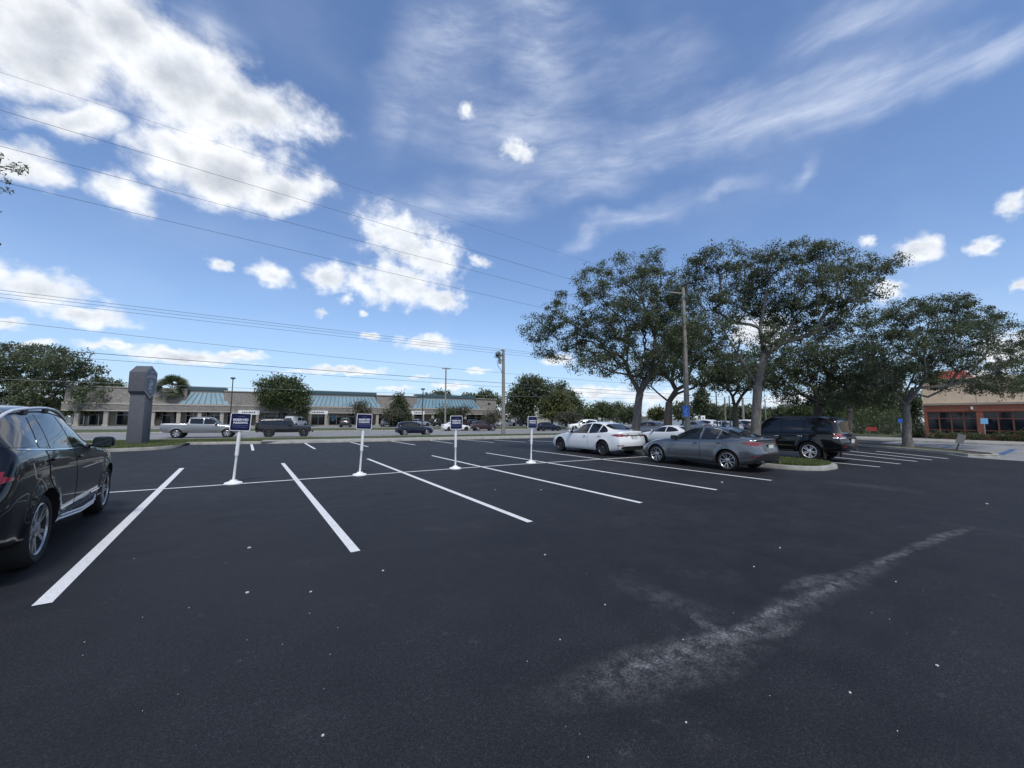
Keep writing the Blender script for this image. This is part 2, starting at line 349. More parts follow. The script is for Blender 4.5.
def car_surface(sp, res=1.):
    L, W = sp['L'], sp['W']; hw0 = W/2
    xs = np.concatenate([np.linspace(0, L, int(80*res)), np.linspace(0, .3, int(10*res)), np.linspace(L-.5, L, int(22*res)), [p[0] for p in sp['top']]])
    xs = np.unique(np.round(xs, 3)); xs = xs[np.concatenate([[True], np.diff(xs) > .006])]; xs[-1] = L
    Ra = sp['R']+.055; nh = int(44*res)
    rings = []
    for x in xs:
        zt, zb, bot = float(cv(sp['top'], x)), float(cv(sp['belt'], x)), float(cv(sp['bot'], x))
        zb = min(zb, zt-.02); hw = hw0*float(cv(sp['plan'], x)); rw = min(float(cv(sp['roofw'], x)), hw-.10); e = min(.04, (zt-zb)*.25); dr = min(.12, .45*(zt-zb)); hb = zb-bot
        lean = sp.get('lean', .02); Bx, Bz = hw-.07, zb+e; Tx, Tz = rw, zt-dr
        P = [(0, bot), (hw-.2, bot), (hw-.06, bot+.025), (hw-.02, bot+.11), (hw-.004, bot+.3*hb), (hw, bot+.5*hb), (hw-.006, bot+.68*hb), (hw-.02, bot+.86*hb), (hw-.045, zb-.004), (Bx, Bz),
             (Bx*.62+Tx*.38+lean*.6, Bz*.62+Tz*.38), (Bx*.3+Tx*.7+lean*.6, Bz*.3+Tz*.7), (Tx, Tz), (rw-.07, zt-.42*dr), (rw*.6, zt-.09*dr), (0, zt)]
        P = np.array(P); d = np.concatenate([[0], np.cumsum(np.hypot(*np.diff(P, axis=0).T)+.012)])
        t = np.linspace(0, d[-1], nh); rings.append(np.stack([np.full(nh, x), pchip(d, P[:, 0], t), pchip(d, P[:, 1], t)], 1))
    caps0 = []; caps1 = []
    for k in (.0, .4, .75): r = rings[0].copy(); r[:, 1] *= k; caps0.append(r)
    for k in (.75, .4, .0): r = rings[-1].copy(); r[:, 1] *= k; caps1.append(r)
    A = np.array(caps0+rings+caps1)                       # (ns, nh, 3)
    x, y, z = A[..., 0], A[..., 1], A[..., 2]
    # bulge over the wheel arches
    for ax in (sp['fo'], sp['fo']+sp['wb']):
        r = np.hypot(x-ax, z-sp['R']); wgt = np.clip((y/hw0-.7)/.2, 0, 1)
        y = y+sp.get('flare', .02)*np.exp(-(np.clip(r-Ra, 0, None)/.07)**2)*wgt*(r > Ra-.2)
    # raked and rounded ends
    kt = np.clip((x-(L-.9))/.9, 0, 1)**2.2; kn = np.clip((.9-x)/.9, 0, 1)**2.2
    tail = np.array(sp.get('tail', [(0, 0), (2, 0)])); nose = np.array(sp.get('nose', [(0, 0), (2, 0)]))
    x = x-kt*(pchip(tail[:, 0], tail[:, 1], z)+sp.get('tr', .16)*(y/hw0)**3) + kn*(pchip(nose[:, 0], nose[:, 1], z)+sp.get('nr', .28)*(y/hw0)**3)
    A = np.stack([x, y, z], -1); ns = len(A)
    Rr = A.copy(); Rr[..., 1] *= -1
    V = []; idx = {}
    ring_n = 2*nh-2
    G = np.concatenate([A, Rr[:, -2:0:-1]], 1)             # closed ring
    V = G.reshape(-1, 3).copy(); V[:, 0] = L/2-V[:, 0]
    used = {}; VV = []; ids = np.zeros((ns, ring_n), int)
    for i in range(ns):
        for k in range(ring_n):
            kk = ring_n-k if (i in (0, ns-1) and k > nh-1) else k
            if (i, kk) not in used: used[i, kk] = len(VV); VV.append(V[i*ring_n+kk])
            ids[i, k] = used[i, kk]
    bm = bmesh.new(); vs = [bm.verts.new(p) for p in VV]
    for i in range(ns-1):
        for k in range(ring_n):
            k2 = (k+1) % ring_n; q = [ids[i, k], ids[i, k2], ids[i+1, k2], ids[i+1, k]]
            q = [v for j, v in enumerate(q) if v not in q[:j]]
            if len(q) > 2: bm.faces.new([vs[v] for v in q])
    bmesh.ops.recalc_face_normals(bm, faces=bm.faces)
    return bm

class Car:
    def __init__(s, sp, paint, root, detail=1, res=1.):
        s.sp, s.paint, s.root, s.detail = sp, paint, root, detail
        bm = car_surface(sp, res); s.bvh = BVHTree.FromBMesh(bm)
        me = bpy.data.meshes.new('body'); bm.to_mesh(me); bm.free(); me.materials.append(MT[paint]); me.shade_smooth()
        o = bpy.data.objects.new('body', me); COL.objects.link(o)
        R, W = sp['R'], sp['W']; cut = MB()
        for ax in (sp['fo'], sp['fo']+sp['wb']):
            for sg in (1, -1):
                n = 40; Ra = R+.055; c = (sp['L']/2-ax, R); ys = (sg*(W/2+.3), sg*(W/2-.34))
                vs = [(c[0]+Ra*math.cos(2*math.pi*k/n), yy, c[1]+Ra*math.sin(2*math.pi*k/n)) for yy in ys for k in range(n)]
                cut.add(vs, [tuple(range(n)), tuple(range(2*n-1, n-1, -1))]+[(k, n+k, n+(k+1) % n, (k+1) % n) for k in range(n)], 'well')
        if sp.get('bed'):
            x0, x1, z0 = sp['bed']; cut.box((sp['L']/2-(x0+x1)/2, 0, z0+.6), (x1-x0, W-.36, 1.2), 'trim')
        co_ = cut.build('cutter'); mod = o.modifiers.new('b', 'BOOLEAN'); mod.object = co_; mod.operation = 'DIFFERENCE'; mod.solver = 'EXACT'; mod.material_mode = 'TRANSFER'
        dg = bpy.context.evaluated_depsgraph_get(); m2 = bpy.data.meshes.new_from_object(o.evaluated_get(dg))
        bpy.data.objects.remove(o); bpy.data.objects.remove(co_); m2.name = 'body'; m2.shade_smooth(); m2.set_sharp_from_angle(angle=rad(42))
        b = bpy.data.objects.new('body', m2); COL.objects.link(b); b.parent = root; s.body = b
        s.wheels()
    def X(s, x): return s.sp['L']/2-x
    def cast(s, o, d):
        h_ = s.bvh.ray_cast(Vector(o), Vector(d)); return (h_[0], h_[1]) if h_[0] is not None else (None, None)
    def patch(s, mb, cols, mode, mat, off=.004, side=1, nc=4, nr=10, lip=True):
        """cols: (a, lo, hi); side mode: a = x from the nose, lo/hi = z; end mode: a = y, lo/hi = z; top mode: a = y, lo/hi = x from the nose"""
        cols = sorted(cols); A = []
        for i in range(len(cols)-1):
            for k in range(nc):
                t = k/nc; A.append([cols[i][j]*(1-t)+cols[i+1][j]*t for j in range(3)])
        A.append(list(cols[-1])); vs = []; L, W = s.sp['L'], s.sp['W']; bad = False
        def P(a, v, of):
            if mode == 'side': o, d = (s.X(a), side*3, v), (0, -side, 0)
            elif mode == 'rear': o, d = (-L/2-3, a, v), (1, 0, 0)
            elif mode == 'front': o, d = (L/2+3, a, v), (-1, 0, 0)
            elif mode == 'corner': o, d = Vector((-L/2, side*W/2, v))+Vector((-1, side, 0)).normalized()*2+Vector((1, side, 0)).normalized()*a, Vector((1, -side, 0)).normalized()
            else: o, d = (s.X(v), a, 4), (0, 0, -1)
            p, n = s.cast(o, d)
            if p is None: return None
            if n.dot(Vector(d)) > 0: n = -n
            return p+n*of
        nA = len(A)
        g = [[P(a, lo+(hi-lo)*j/nr, off) for j in range(nr+1)] for a, lo, hi in A]
        idx = {}
        for i in range(nA):
            for j in range(nr+1):
                if g[i][j] is not None: idx[i, j] = len(vs); vs.append(g[i][j])
        fs = []
        for i in range(nA-1):
            for j in range(nr):
                q = [(i, j), (i+1, j), (i+1, j+1), (i, j+1)]
                if all(k in idx for k in q):
                    q = [idx[k] for k in q]
                    if max((vs[q[a]]-vs[q[(a+1) % 4]]).length for a in range(4)) < .45: fs.append(tuple(q))
        if lip:                                            # turned-in edge so that the panel has depth
            bd = [(i, 0) for i in range(nA)]+[(nA-1, j) for j in range(1, nr+1)]+[(i, nr) for i in range(nA-2, -1, -1)]+[(0, j) for j in range(nr-1, 0, -1)]
            if all(k in idx for k in bd):
                o0 = len(vs)
                for i, j in bd: a, lo, hi = A[i]; vs.append(P(a, lo+(hi-lo)*j/nr, -.006))
                n = len(bd)
                for k in range(n): fs.append((idx[bd[k]], idx[bd[(k+1) % n]], o0+(k+1) % n, o0+k))
        mb.add(vs, fs, mat)
    def part(s, name, spec, mat, parent=None, label=None, split=False):
        """spec: list of (cols, mode, offset, kwargs)"""
        if split:
            for e in spec: s.part(name, [e], mat, parent)
            return
        mb = MB()
        for cols, mode, off, kw in spec: s.patch(mb, cols, mode, kw.pop('mat', mat), off, **kw)
        if not mb.v: return None
        o = mb.build(name, parent or s.root, smooth=50)
        if label: o['label'] = label
        return o
    def wheels(s):
        sp = s.sp; R, W = sp['R'], sp['W']; tw = sp.get('tw', .225); kind = sp.get('rim', ('five', 'rim')); n = 40 if s.detail else 24
        rr = R*sp.get('rimr', .70); ty = MB(); h2 = tw/2
        ty.lathe([(rr, -h2+.02), (rr+.02, -h2), (R-.05, -h2-.006), (R-.015, -h2+.02), (R, -h2+.05), (R, h2-.05), (R-.015, h2-.02), (R-.05, h2+.006), (rr+.02, h2), (rr, h2-.02)], 'tyre', n, 'y')
        tm = ty.build('tyre', smooth=35); rm = MB(); style, rmat = kind
        rm.lathe([(rr+.004, h2-.012), (rr-.010, h2-.004), (rr-.022, h2-.02)], rmat, n, 'y'); rm.lathe([(rr-.022, h2-.02), (rr-.04, h2-.06), (rr-.045, -h2+.03)], 'disc', n, 'y')
        rm.lathe([(rr-.05, h2-.10), (.0, h2-.10)], 'disc', n, 'y')
        ns, wd, split = {'five': (5, .085, 0), 'twin': (5, .036, .2), 'multi': (10, .04, 0), 'vee': (5, .03, .26), 'six': (6, .1, 0)}[style]
        for k in range(ns):
            for dv in ((-split, split) if split else (0,)):
                a = 2*math.pi*k/ns+.3; a1 = a+dv*.5; a2 = a+dv
                p0 = Vector((math.cos(a1), 0, math.sin(a1)))*.045; p1 = Vector((math.cos(a2), 0, math.sin(a2)))*(rr-.015)
                d = (p1-p0).normalized(); t = Vector((-d.z, 0, d.x))
                y0, y1 = h2-.035, h2-.016; P = []
                for yy, bk in ((h2-.075, 1), (None, 0)):
                    for p, w_, yt in ((p0, wd*.62, y0), (p1, wd*.5, y1)):
                        for sg in (-1, 1): P.append(p+t*(w_*sg)+Vector((0, yy if yy else yt, 0)))
                P = [P[0], P[1], P[3], P[2], P[4], P[5], P[7], P[6]]; rm.hexa(P, rmat)
        rm.lathe([(.085, h2-.06), (.08, h2-.022), (.05, h2-.012), (0, h2-.01)], rmat, 20, 'y')
        rmo = rm.build('rim', smooth=30)
        first = True
        for ax in (sp['fo'], sp['fo']+sp['wb']):
            for sg in (1, -1):
                w = bpy.data.objects.new('wheel', None); COL.objects.link(w); w.parent = s.root; w.empty_display_size = .1
                w.location = (s.X(ax), sg*(W/2-tw/2-.012), R); w.rotation_euler = (0, random.uniform(0, 6), 0 if sg > 0 else math.pi)
                for o in (tm, rmo):
                    c = o if first else o.copy()
                    if not first: COL.objects.link(c)
                    c.parent = w
                first = False
    def mirror(s, xf, z, dy=.12, mat=None, size=(.09, .11, .085)):
        for sg in (1, -1):
            p, n = s.cast((s.X(xf), sg*3, z), (0, -sg, 0)); mb = MB(); c = p+Vector((0, sg*(size[1]+.045), .035))
            mb.sup(c, size, mat or s.paint, .55, 24, 14); mb.tube([p+Vector((0, -sg*.02, -.0)), c+Vector((0, 0, -.05))], [.03, .03], 'trim', 8)
            mb.box(c+Vector((-size[0]+.006, 0, 0)), (.02, size[1]*1.6, size[2]*1.5), 'glass')
            mb.build('wing_mirror', s.root, smooth=50)
    def handle(s, xf, z, parent, mat, side):
        p, n = s.cast((s.X(xf), side*3, z), (0, -side, 0)); mb = MB()
        mb.sup(p+Vector((0, side*.022, 0)), (.10, .014, .018), mat, .6, 14, 8); mb.sup(p+Vector((.0, side*.001, 0)), (.075, .006, .032), 'seam', .8, 14, 6)
        o = mb.build('door_handle', parent, smooth=50)
    def plate(s, z, dx=.012, rear=True):
        d = 1 if rear else -1
        p, n = s.cast((-d*(s.sp['L']/2+3), 0, z), (d, 0, 0)); mb = MB(); mb.box((p.x-d*.01, 0, z), (.012, .31, .155), 'plate'); mb.box((p.x-d*.002, 0, z), (.016, .35, .19), 'trim'); mb.build('number_plate', s.root)

def inset(cols, d):
    """grow a column list outwards by d (z) and d (a)"""
    c = sorted(cols); r = [[a, lo-d, hi+d] for a, lo, hi in c]; r[0][0] -= d; r[-1][0] += d; return r

SP = {}
SP['suv'] = dict(L=4.8, W=1.93, R=.375, tw=.255, fo=.87, wb=2.915, rim=('twin', 'rim'), rimr=.72, flare=.03,
    top=[(0, .86), (.10, .93), (.35, 1.0), (1.0, 1.12), (1.3, 1.17), (1.75, 1.45), (2.1, 1.63), (2.5, 1.70), (3.0, 1.725), (3.7, 1.71), (4.25, 1.65), (4.42, 1.60), (4.55, 1.40), (4.66, 1.12), (4.74, 1.0), (4.8, .93)],
    belt=[(0, .78), (.4, .93), (1.2, 1.05), (2.2, 1.11), (3.4, 1.16), (4.4, 1.19), (4.8, .90)], bot=[(0, .30), (.4, .26), (2, .28), (4.3, .30), (4.8, .38)],
    plan=[(0, .86), (.12, .93), (.5, .985), (1.2, 1), (3.8, 1), (4.5, .965), (4.8, .92)], roofw=[(0, .62), (1.2, .74), (2.0, .68), (2.6, .69), (3.8, .67), (4.5, .62), (4.8, .66)],
    tail=[(0.3, .10), (.5, .02), (.75, 0), (.95, .06), (1.2, .10), (1.7, .0)], nose=[(.25, .12), (.45, 0), (.7, .02), (1.0, .12)], tr=.16, nr=.34)
SP['sedan'] = dict(L=4.87, W=1.85, R=.335, tw=.225, fo=.96, wb=2.85, rim=('multi', 'rimdark'), rimr=.73, flare=.015,
    top=[(0, .58), (.08, .66), (.35, .78), (.8, .89), (1.3, .97), (1.45, 1.0), (1.9, 1.20), (2.35, 1.395), (2.7, 1.46), (3.0, 1.475), (3.4, 1.45), (3.75, 1.375), (4.1, 1.23), (4.38, 1.12), (4.6, 1.10), (4.76, 1.09), (4.83, 1.05), (4.87, .95)],
    belt=[(0, .52), (.4, .69), (1.2, .86), (2.0, .91), (3.2, .95), (4.0, 1.0), (4.6, 1.0), (4.87, .88)], bot=[(0, .20), (.5, .17), (2, .19), (4.2, .20), (4.87, .30)],
    plan=[(0, .82), (.12, .90), (.5, .975), (1.2, 1), (3.6, 1), (4.5, .96), (4.87, .90)], roofw=[(0, .60), (1.3, .72), (2.0, .62), (2.6, .60), (3.4, .58), (4.0, .60), (4.5, .72), (4.87, .70)],
    tail=[(.2, .12), (.42, .02), (.6, 0), (.75, .03), (.95, .08), (1.08, .02)], nose=[(.15, .10), (.35, 0), (.55, .02), (.8, .15)], tr=.2, nr=.36)
SP['compact'] = dict(L=4.64, W=1.815, R=.335, tw=.22, fo=.93, wb=2.71, rim=('vee', 'rim'), rimr=.74, flare=.02,
    top=[(0, .60), (.08, .69), (.35, .80), (.8, .90), (1.25, .98), (1.4, 1.01), (1.85, 1.22), (2.2, 1.37), (2.55, 1.435), (2.9, 1.445), (3.3, 1.41), (3.65, 1.32), (4.0, 1.18), (4.28, 1.09), (4.45, 1.08), (4.56, 1.06), (4.64, .95)],
    belt=[(0, .54), (.4, .72), (1.2, .88), (2.0, .93), (3.2, .99), (3.9, 1.02), (4.4, 1.0), (4.64, .88)], bot=[(0, .21), (.5, .17), (2, .185), (4.0, .20), (4.64, .30)],
    plan=[(0, .82), (.12, .90), (.5, .975), (1.2, 1), (3.5, 1), (4.3, .96), (4.64, .90)], roofw=[(0, .60), (1.3, .70), (2.0, .60), (2.6, .58), (3.3, .56), (3.9, .58), (4.3, .70), (4.64, .68)],
    tail=[(.2, .12), (.42, .02), (.6, 0), (.75, .04), (.95, .10), (1.06, .02)], nose=[(.15, .10), (.35, 0), (.55, .02), (.8, .15)], tr=.2, nr=.36)
SP['bigsuv'] = dict(L=4.95, W=1.98, R=.40, tw=.27, fo=.92, wb=2.85, rim=('twin', 'rimbright'), rimr=.66, flare=.035,
    top=[(0, .95), (.08, 1.03), (.35, 1.10), (1.0, 1.16), (1.4, 1.20), (1.75, 1.52), (2.05, 1.76), (2.4, 1.84), (3.0, 1.87), (3.9, 1.86), (4.5, 1.80), (4.66, 1.72), (4.74, 1.45), (4.82, 1.14), (4.88, 1.08), (4.95, 1.0)],
    belt=[(0, .84), (.4, 1.0), (1.2, 1.08), (2.4, 1.12), (3.4, 1.14), (4.6, 1.16), (4.95, .96)], bot=[(0, .38), (.4, .34), (2, .34), (4.4, .38), (4.95, .46)],
    plan=[(0, .88), (.12, .94), (.5, .985), (1.2, 1), (4.0, 1), (4.6, .975), (4.95, .95)], roofw=[(0, .66), (1.3, .80), (2.0, .74), (2.6, .75), (4.0, .74), (4.6, .71), (4.95, .72)],
    tail=[(.4, .10), (.55, .01), (.8, 0), (.95, .05), (1.3, .06), (1.8, .0)], nose=[(.3, .1), (.5, 0), (.9, .02), (1.1, .1)], tr=.13, nr=.28)
SP['pickup'] = dict(L=5.85, W=2.03, R=.41, tw=.275, fo=.98, wb=3.70, rim=('six', 'rim'), rimr=.64, flare=.03, bed=(4.05, 5.72, .80),
    top=[(0, 1.0), (.08, 1.10), (.4, 1.17), (1.2, 1.24), (1.5, 1.28), (1.9, 1.60), (2.2, 1.83), (2.6, 1.92), (3.2, 1.93), (3.75, 1.90), (3.86, 1.85), (3.94, 1.50), (3.98, 1.34), (4.05, 1.32), (5.6, 1.34), (5.83, 1.34), (5.85, 1.31)],
    belt=[(0, .9), (.4, 1.06), (1.2, 1.14), (2.4, 1.20), (3.8, 1.26), (5.4, 1.29), (5.85, 1.26)], bot=[(0, .46), (.4, .44), (2, .46), (5.0, .48), (5.6, .5), (5.85, .62)],
    plan=[(0, .90), (.12, .95), (.5, .985), (1.2, 1), (5.2, 1), (5.7, .99), (5.85, .97)], roofw=[(0, .70), (1.3, .84), (2.1, .76), (2.7, .76), (3.8, .74), (4.1, .88), (5.85, .88)], tr=.015, nr=.22, nose=[(.4, .08), (.6, 0), (1.2, .05)], tail=[(.5, .04), (.7, 0), (1.3, .01)])
SP['offroader'] = dict(L=4.55, W=1.84, R=.42, tw=.27, fo=.62, wb=3.0, rim=('five', 'rimdark'), rimr=.58, flare=.0,
    top=[(0, 1.02), (.06, 1.10), (.3, 1.13), (1.2, 1.19), (1.45, 1.21), (1.62, 1.5), (1.78, 1.74), (2.0, 1.81), (2.6, 1.84), (3.6, 1.83), (4.3, 1.80), (4.45, 1.76), (4.50, 1.5), (4.53, 1.15), (4.55, 1.05)],
    belt=[(0, .9), (.3, 1.05), (1.2, 1.12), (2.4, 1.16), (4.5, 1.16), (4.55, 1.0)], bot=[(0, .56), (.4, .50), (2, .48), (4.1, .52), (4.55, .60)],
    plan=[(0, .70), (.3, .76), (1.0, .84), (1.5, .9), (3.8, .9), (4.4, .895), (4.55, .88)], roofw=[(0, .46), (1.3, .64), (1.9, .64), (4.3, .63), (4.55, .62)], tr=.03, nr=.06, lean=.0)
SP['crossover'] = dict(SP['suv'], L=4.55, wb=2.68, fo=.88, W=1.86, R=.36, rim=('five', 'rim'),
    top=[(0, .82), (.10, .90), (.35, .97), (1.0, 1.05), (1.25, 1.09), (1.7, 1.40), (2.05, 1.58), (2.4, 1.65), (2.9, 1.68), (3.5, 1.66), (4.05, 1.58), (4.2, 1.53), (4.35, 1.28), (4.44, 1.06), (4.5, .98), (4.55, .90)],
    belt=[(0, .7), (.4, .85), (1.2, .95), (2.2, 1.0), (3.4, 1.06), (4.2, 1.1), (4.55, .86)], bot=[(0, .28), (.4, .24), (2, .25), (4.1, .28), (4.55, .36)],
    plan=[(0, .84), (.12, .92), (.5, .98), (1.2, 1), (3.6, 1), (4.25, .96), (4.55, .90)], roofw=[(0, .60), (1.2, .70), (2.0, .64), (2.6, .64), (3.6, .62), (4.2, .58), (4.55, .62)])
SP['van'] = dict(L=5.2, W=1.98, R=.36, tw=.23, fo=.95, wb=3.1, rim=('multi', 'rimdark'), rimr=.64, flare=.0,
    top=[(0, .95), (.1, 1.05), (.5, 1.2), (.9, 1.33), (1.3, 1.75), (1.6, 2.1), (1.9, 2.22), (3, 2.26), (5.0, 2.24), (5.13, 2.15), (5.2, 1.9)],
    belt=[(0, .8), (.5, 1.05), (1.2, 1.15), (5.0, 1.2), (5.2, 1.1)], bot=[(0, .3), (5.2, .36)], plan=[(0, .84), (.15, .93), (.6, .985), (1.2, 1), (5.0, .99), (5.2, .96)], roofw=[(0, .6), (1.2, .76), (2.0, .84), (5.2, .82)], tr=.05, nr=.3)

def far_car(kind, paint, label, cat, loc, rz, group, scale=1., res=.55):
    """traffic and background cars: body, glazing, lamps, mirrors and wheels"""
    sp = SP[kind]; L, W = sp['L'], sp['W']; name = {'pickup': 'pickup_truck', 'van': 'van', 'crossover': 'crossover_car', 'offroader': 'off_road_car', 'sedan': 'sedan_car', 'compact': 'sedan_car', 'suv': 'crossover_car', 'bigsuv': 'crossover_car'}[kind]
    root = thing(name, label, cat, (0, 0, 0), 0, group); c = Car(sp, paint, root, 0, res); g = 'glass'
    if kind in ('sedan', 'compact'):
        k = L/4.87; w1 = [(1.62*k, .98, 1.0), (2.0*k, .965, 1.2), (2.35*k, .97, 1.32), (2.85*k, .98, 1.38)]; w2 = [(2.93*k, .98, 1.385), (3.3*k, 1.0, 1.36), (3.65*k, 1.03, 1.26), (3.95*k, 1.07, 1.1)]
        ws = [(-.62, 1.62*k, 2.28*k), (0, 1.5*k, 2.36*k), (.62, 1.62*k, 2.28*k)]; bl = [(-.55, 3.72*k, 4.2*k), (0, 3.7*k, 4.36*k), (.55, 3.72*k, 4.2*k)]
        tl = [(.45, .86, .94), (.8, .84, .98)]; hl = (.72, .58, .68)
        c.part('rear_window', [(bl, 'top', .004, {})], g)
    elif kind in ('suv', 'crossover'):
        k = L/4.8; d = -.04 if kind == 'crossover' else 0
        w1 = [(1.55*k, 1.08+d, 1.14+d), (1.9*k, 1.08+d, 1.42+d), (2.2*k, 1.09+d, 1.56+d), (2.6*k, 1.1+d, 1.6+d)]; w2 = [(2.68*k, 1.11+d, 1.6+d), (3.3*k, 1.14+d, 1.6+d), (3.5*k, 1.15+d, 1.58+d), (4.05*k, 1.2+d, 1.52+d), (4.25*k, 1.26+d, 1.44+d)]
        ws = [(-.64, 1.5*k, 2.05*k), (0, 1.36*k, 2.15*k), (.64, 1.5*k, 2.05*k)]; tl = [(.5, .9, 1.02), (.85, .9, 1.06)]; hl = (.76, .74, .84)
        c.part('rear_window', [([(-.6, 1.2+d, 1.5+d), (0, 1.17+d, 1.53+d), (.6, 1.2+d, 1.5+d)], 'rear', .004, {})], g)
    elif kind == 'pickup':
        w1 = [(1.74, 1.25, 1.31), (2.05, 1.25, 1.65), (2.3, 1.25, 1.78), (2.75, 1.26, 1.78)]; w2 = [(2.83, 1.27, 1.78), (3.5, 1.29, 1.77), (3.78, 1.31, 1.75)]
        ws = [(-.72, 1.65, 2.2), (0, 1.54, 2.3), (.72, 1.65, 2.2)]; tl = [(.82, .9, 1.2), (.95, .9, 1.2)]; hl = (.84, .92, 1.06)
        c.part('rear_window', [([(-.55, 1.42, 1.72), (.55, 1.42, 1.72)], 'rear', .004, {})], g)
        c.part('bumper', [([(.0, .5, .72), (.12, .5, .74)], 'side', .01, dict(side=1)), ([(-.9, .5, .72), (.9, .5, .72)], 'rear', .015, {})], 'chrome', split=True)
    elif kind == 'offroader':
        w1 = [(1.72, 1.20, 1.28), (1.85, 1.20, 1.55), (2.0, 1.20, 1.61), (2.5, 1.20, 1.62)]; w2 = [(2.62, 1.20, 1.62), (3.4, 1.20, 1.62)]; w3 = [(3.52, 1.22, 1.62), (4.25, 1.22, 1.60)]
        ws = [(-.6, 1.47, 1.8), (.6, 1.47, 1.8)]; tl = [(.68, .8, 1.02), (.8, .8, 1.02)]; hl = (.42, .86, 1.02)
        for sg in (1, -1):
            for ax in (sp['fo'], sp['fo']+sp['wb']):
                mb = MB(); a0 = L/2-ax
                for i in range(9):
                    t0, t1 = math.pi*(.02+.96*i/9), math.pi*(.02+.96*(i+1)/9); P = []
                    for rr, in ((sp['R']+.06,), (sp['R']+.11,)):
                        for t, yy in ((t0, .74), (t1, .74), (t1, .94), (t0, .94)): P.append((a0+rr*math.cos(t), sg*yy, sp['R']+rr*.96*math.sin(t)))
                    mb.hexa(P, 'flare')
                mb.build('fender', root)
        mb = MB(); mb.lathe([(.2, -.1), (.38, -.11), (.41, -.06), (.41, .06), (.38, .11), (.2, .1), (.0, .08)], 'tyre', 28, 'z'); sw = mb.build('spare_wheel', root, smooth=40); sw.location = (-L/2-.13, 0, 1.02); sw.rotation_euler = (0, -math.pi/2, 0)
        [(m_ := MB(), m_.box((x_, 0, .62), (.16, 1.5, .2), 'trim'), m_.build('bumper', root, bevel=.02)) for x_ in (L/2+.14, -L/2-.06)]
        c.part('rear_quarter_window', [(w3, 'side', .004, dict(side=sg)) for sg in (1, -1)], g, split=True)
    elif kind == 'van':
        w1 = [(1.25, 1.25, 1.35), (1.6, 1.25, 1.85), (2.1, 1.25, 1.9)]; w2 = [(2.3, 1.3, 1.9), (3.4, 1.3, 1.9)]; ws = [(-.75, 1.05, 1.6), (0, .95, 1.65), (.75, 1.05, 1.6)]; tl = [(.84, .9, 1.4), (.93, .9, 1.4)]; hl = (.75, .85, 1.0)
        c.part('rear_window', [([(-.65, 1.3, 1.8), (.65, 1.3, 1.8)], 'rear', .004, {})], g)
    for w in (w1, w2):
        for sg in (1, -1): c.part('side_window', [(w, 'side', .004, dict(side=sg))], g)
    c.part('windscreen', [(ws, 'top', .004, {})], g)
    for sg in (1, -1):
        c.part('tail_light', [([(sg*a, lo, hi) for a, lo, hi in tl], 'rear', .006, {})], 'red')
        y, z0, z1 = hl; c.part('headlight', [([(sg*(y-.2), z0, z1-.02), (sg*y, z0, z1)], 'front', .006, {})], 'clear')
    c.part('sill_trim', [([(sp['fo']+sp['R']+.1, float(cv(sp['bot'], 2))+.01, float(cv(sp['bot'], 2))+.12), (sp['fo']+sp['wb']-sp['R']-.1, float(cv(sp['bot'], 2))+.01, float(cv(sp['bot'], 2))+.12)], 'side', .004, dict(side=sg)) for sg in (1, -1)], 'trim', split=True)
    c.part('grille', [([(-.5, .55 if L < 5.5 else .75, .8 if L < 5.5 else 1.02), (.5, .55 if L < 5.5 else .75, .8 if L < 5.5 else 1.02)], 'front', .005, {})], 'trim')
    c.mirror(w1[0][0]+.12, w1[0][1]+.02, mat=paint if kind != 'offroader' else 'trim')
    root.location = tuple(map(float, loc)); root.rotation_euler = (0, 0, rz)
    if scale != 1: root.scale = (scale,)*3
    return root

# ------------------------------------------------------------------ the four near cars
def doors(c, defs, sides=(1, -1), hmat=None):
    """defs: (columns below the window line, handle x, handle z)"""
    for cols, hx, hz in defs:
        for sg in sides:
            mb = MB(); c.patch(mb, inset(cols, .008), 'side', 'seam', .0015, side=sg, nr=6, lip=False); c.patch(mb, cols, 'side', c.paint, .005, side=sg, nr=12, nc=6)
            d = mb.build('door', c.root, smooth=50)
            if hx: c.handle(hx, hz, d, hmat or c.paint, sg)
def arch(x, ax, R, base): d = (R+.075)**2-(x-ax)**2; return max(base, R+math.sqrt(d)) if d > 0 else base
def place(root, sp, side_u, rear_w, side, rz=math.pi/2):
    """side_u: where the flank seen from the camera stands, rear_w: the rear axle"""
    root.location = (side_u-side*sp['W']/2, rear_w-(sp['L']/2-sp['fo']-sp['wb']), 0); root.rotation_euler = (0, 0, rz)
def both(fn):
    for sg in (1, -1): fn(sg)

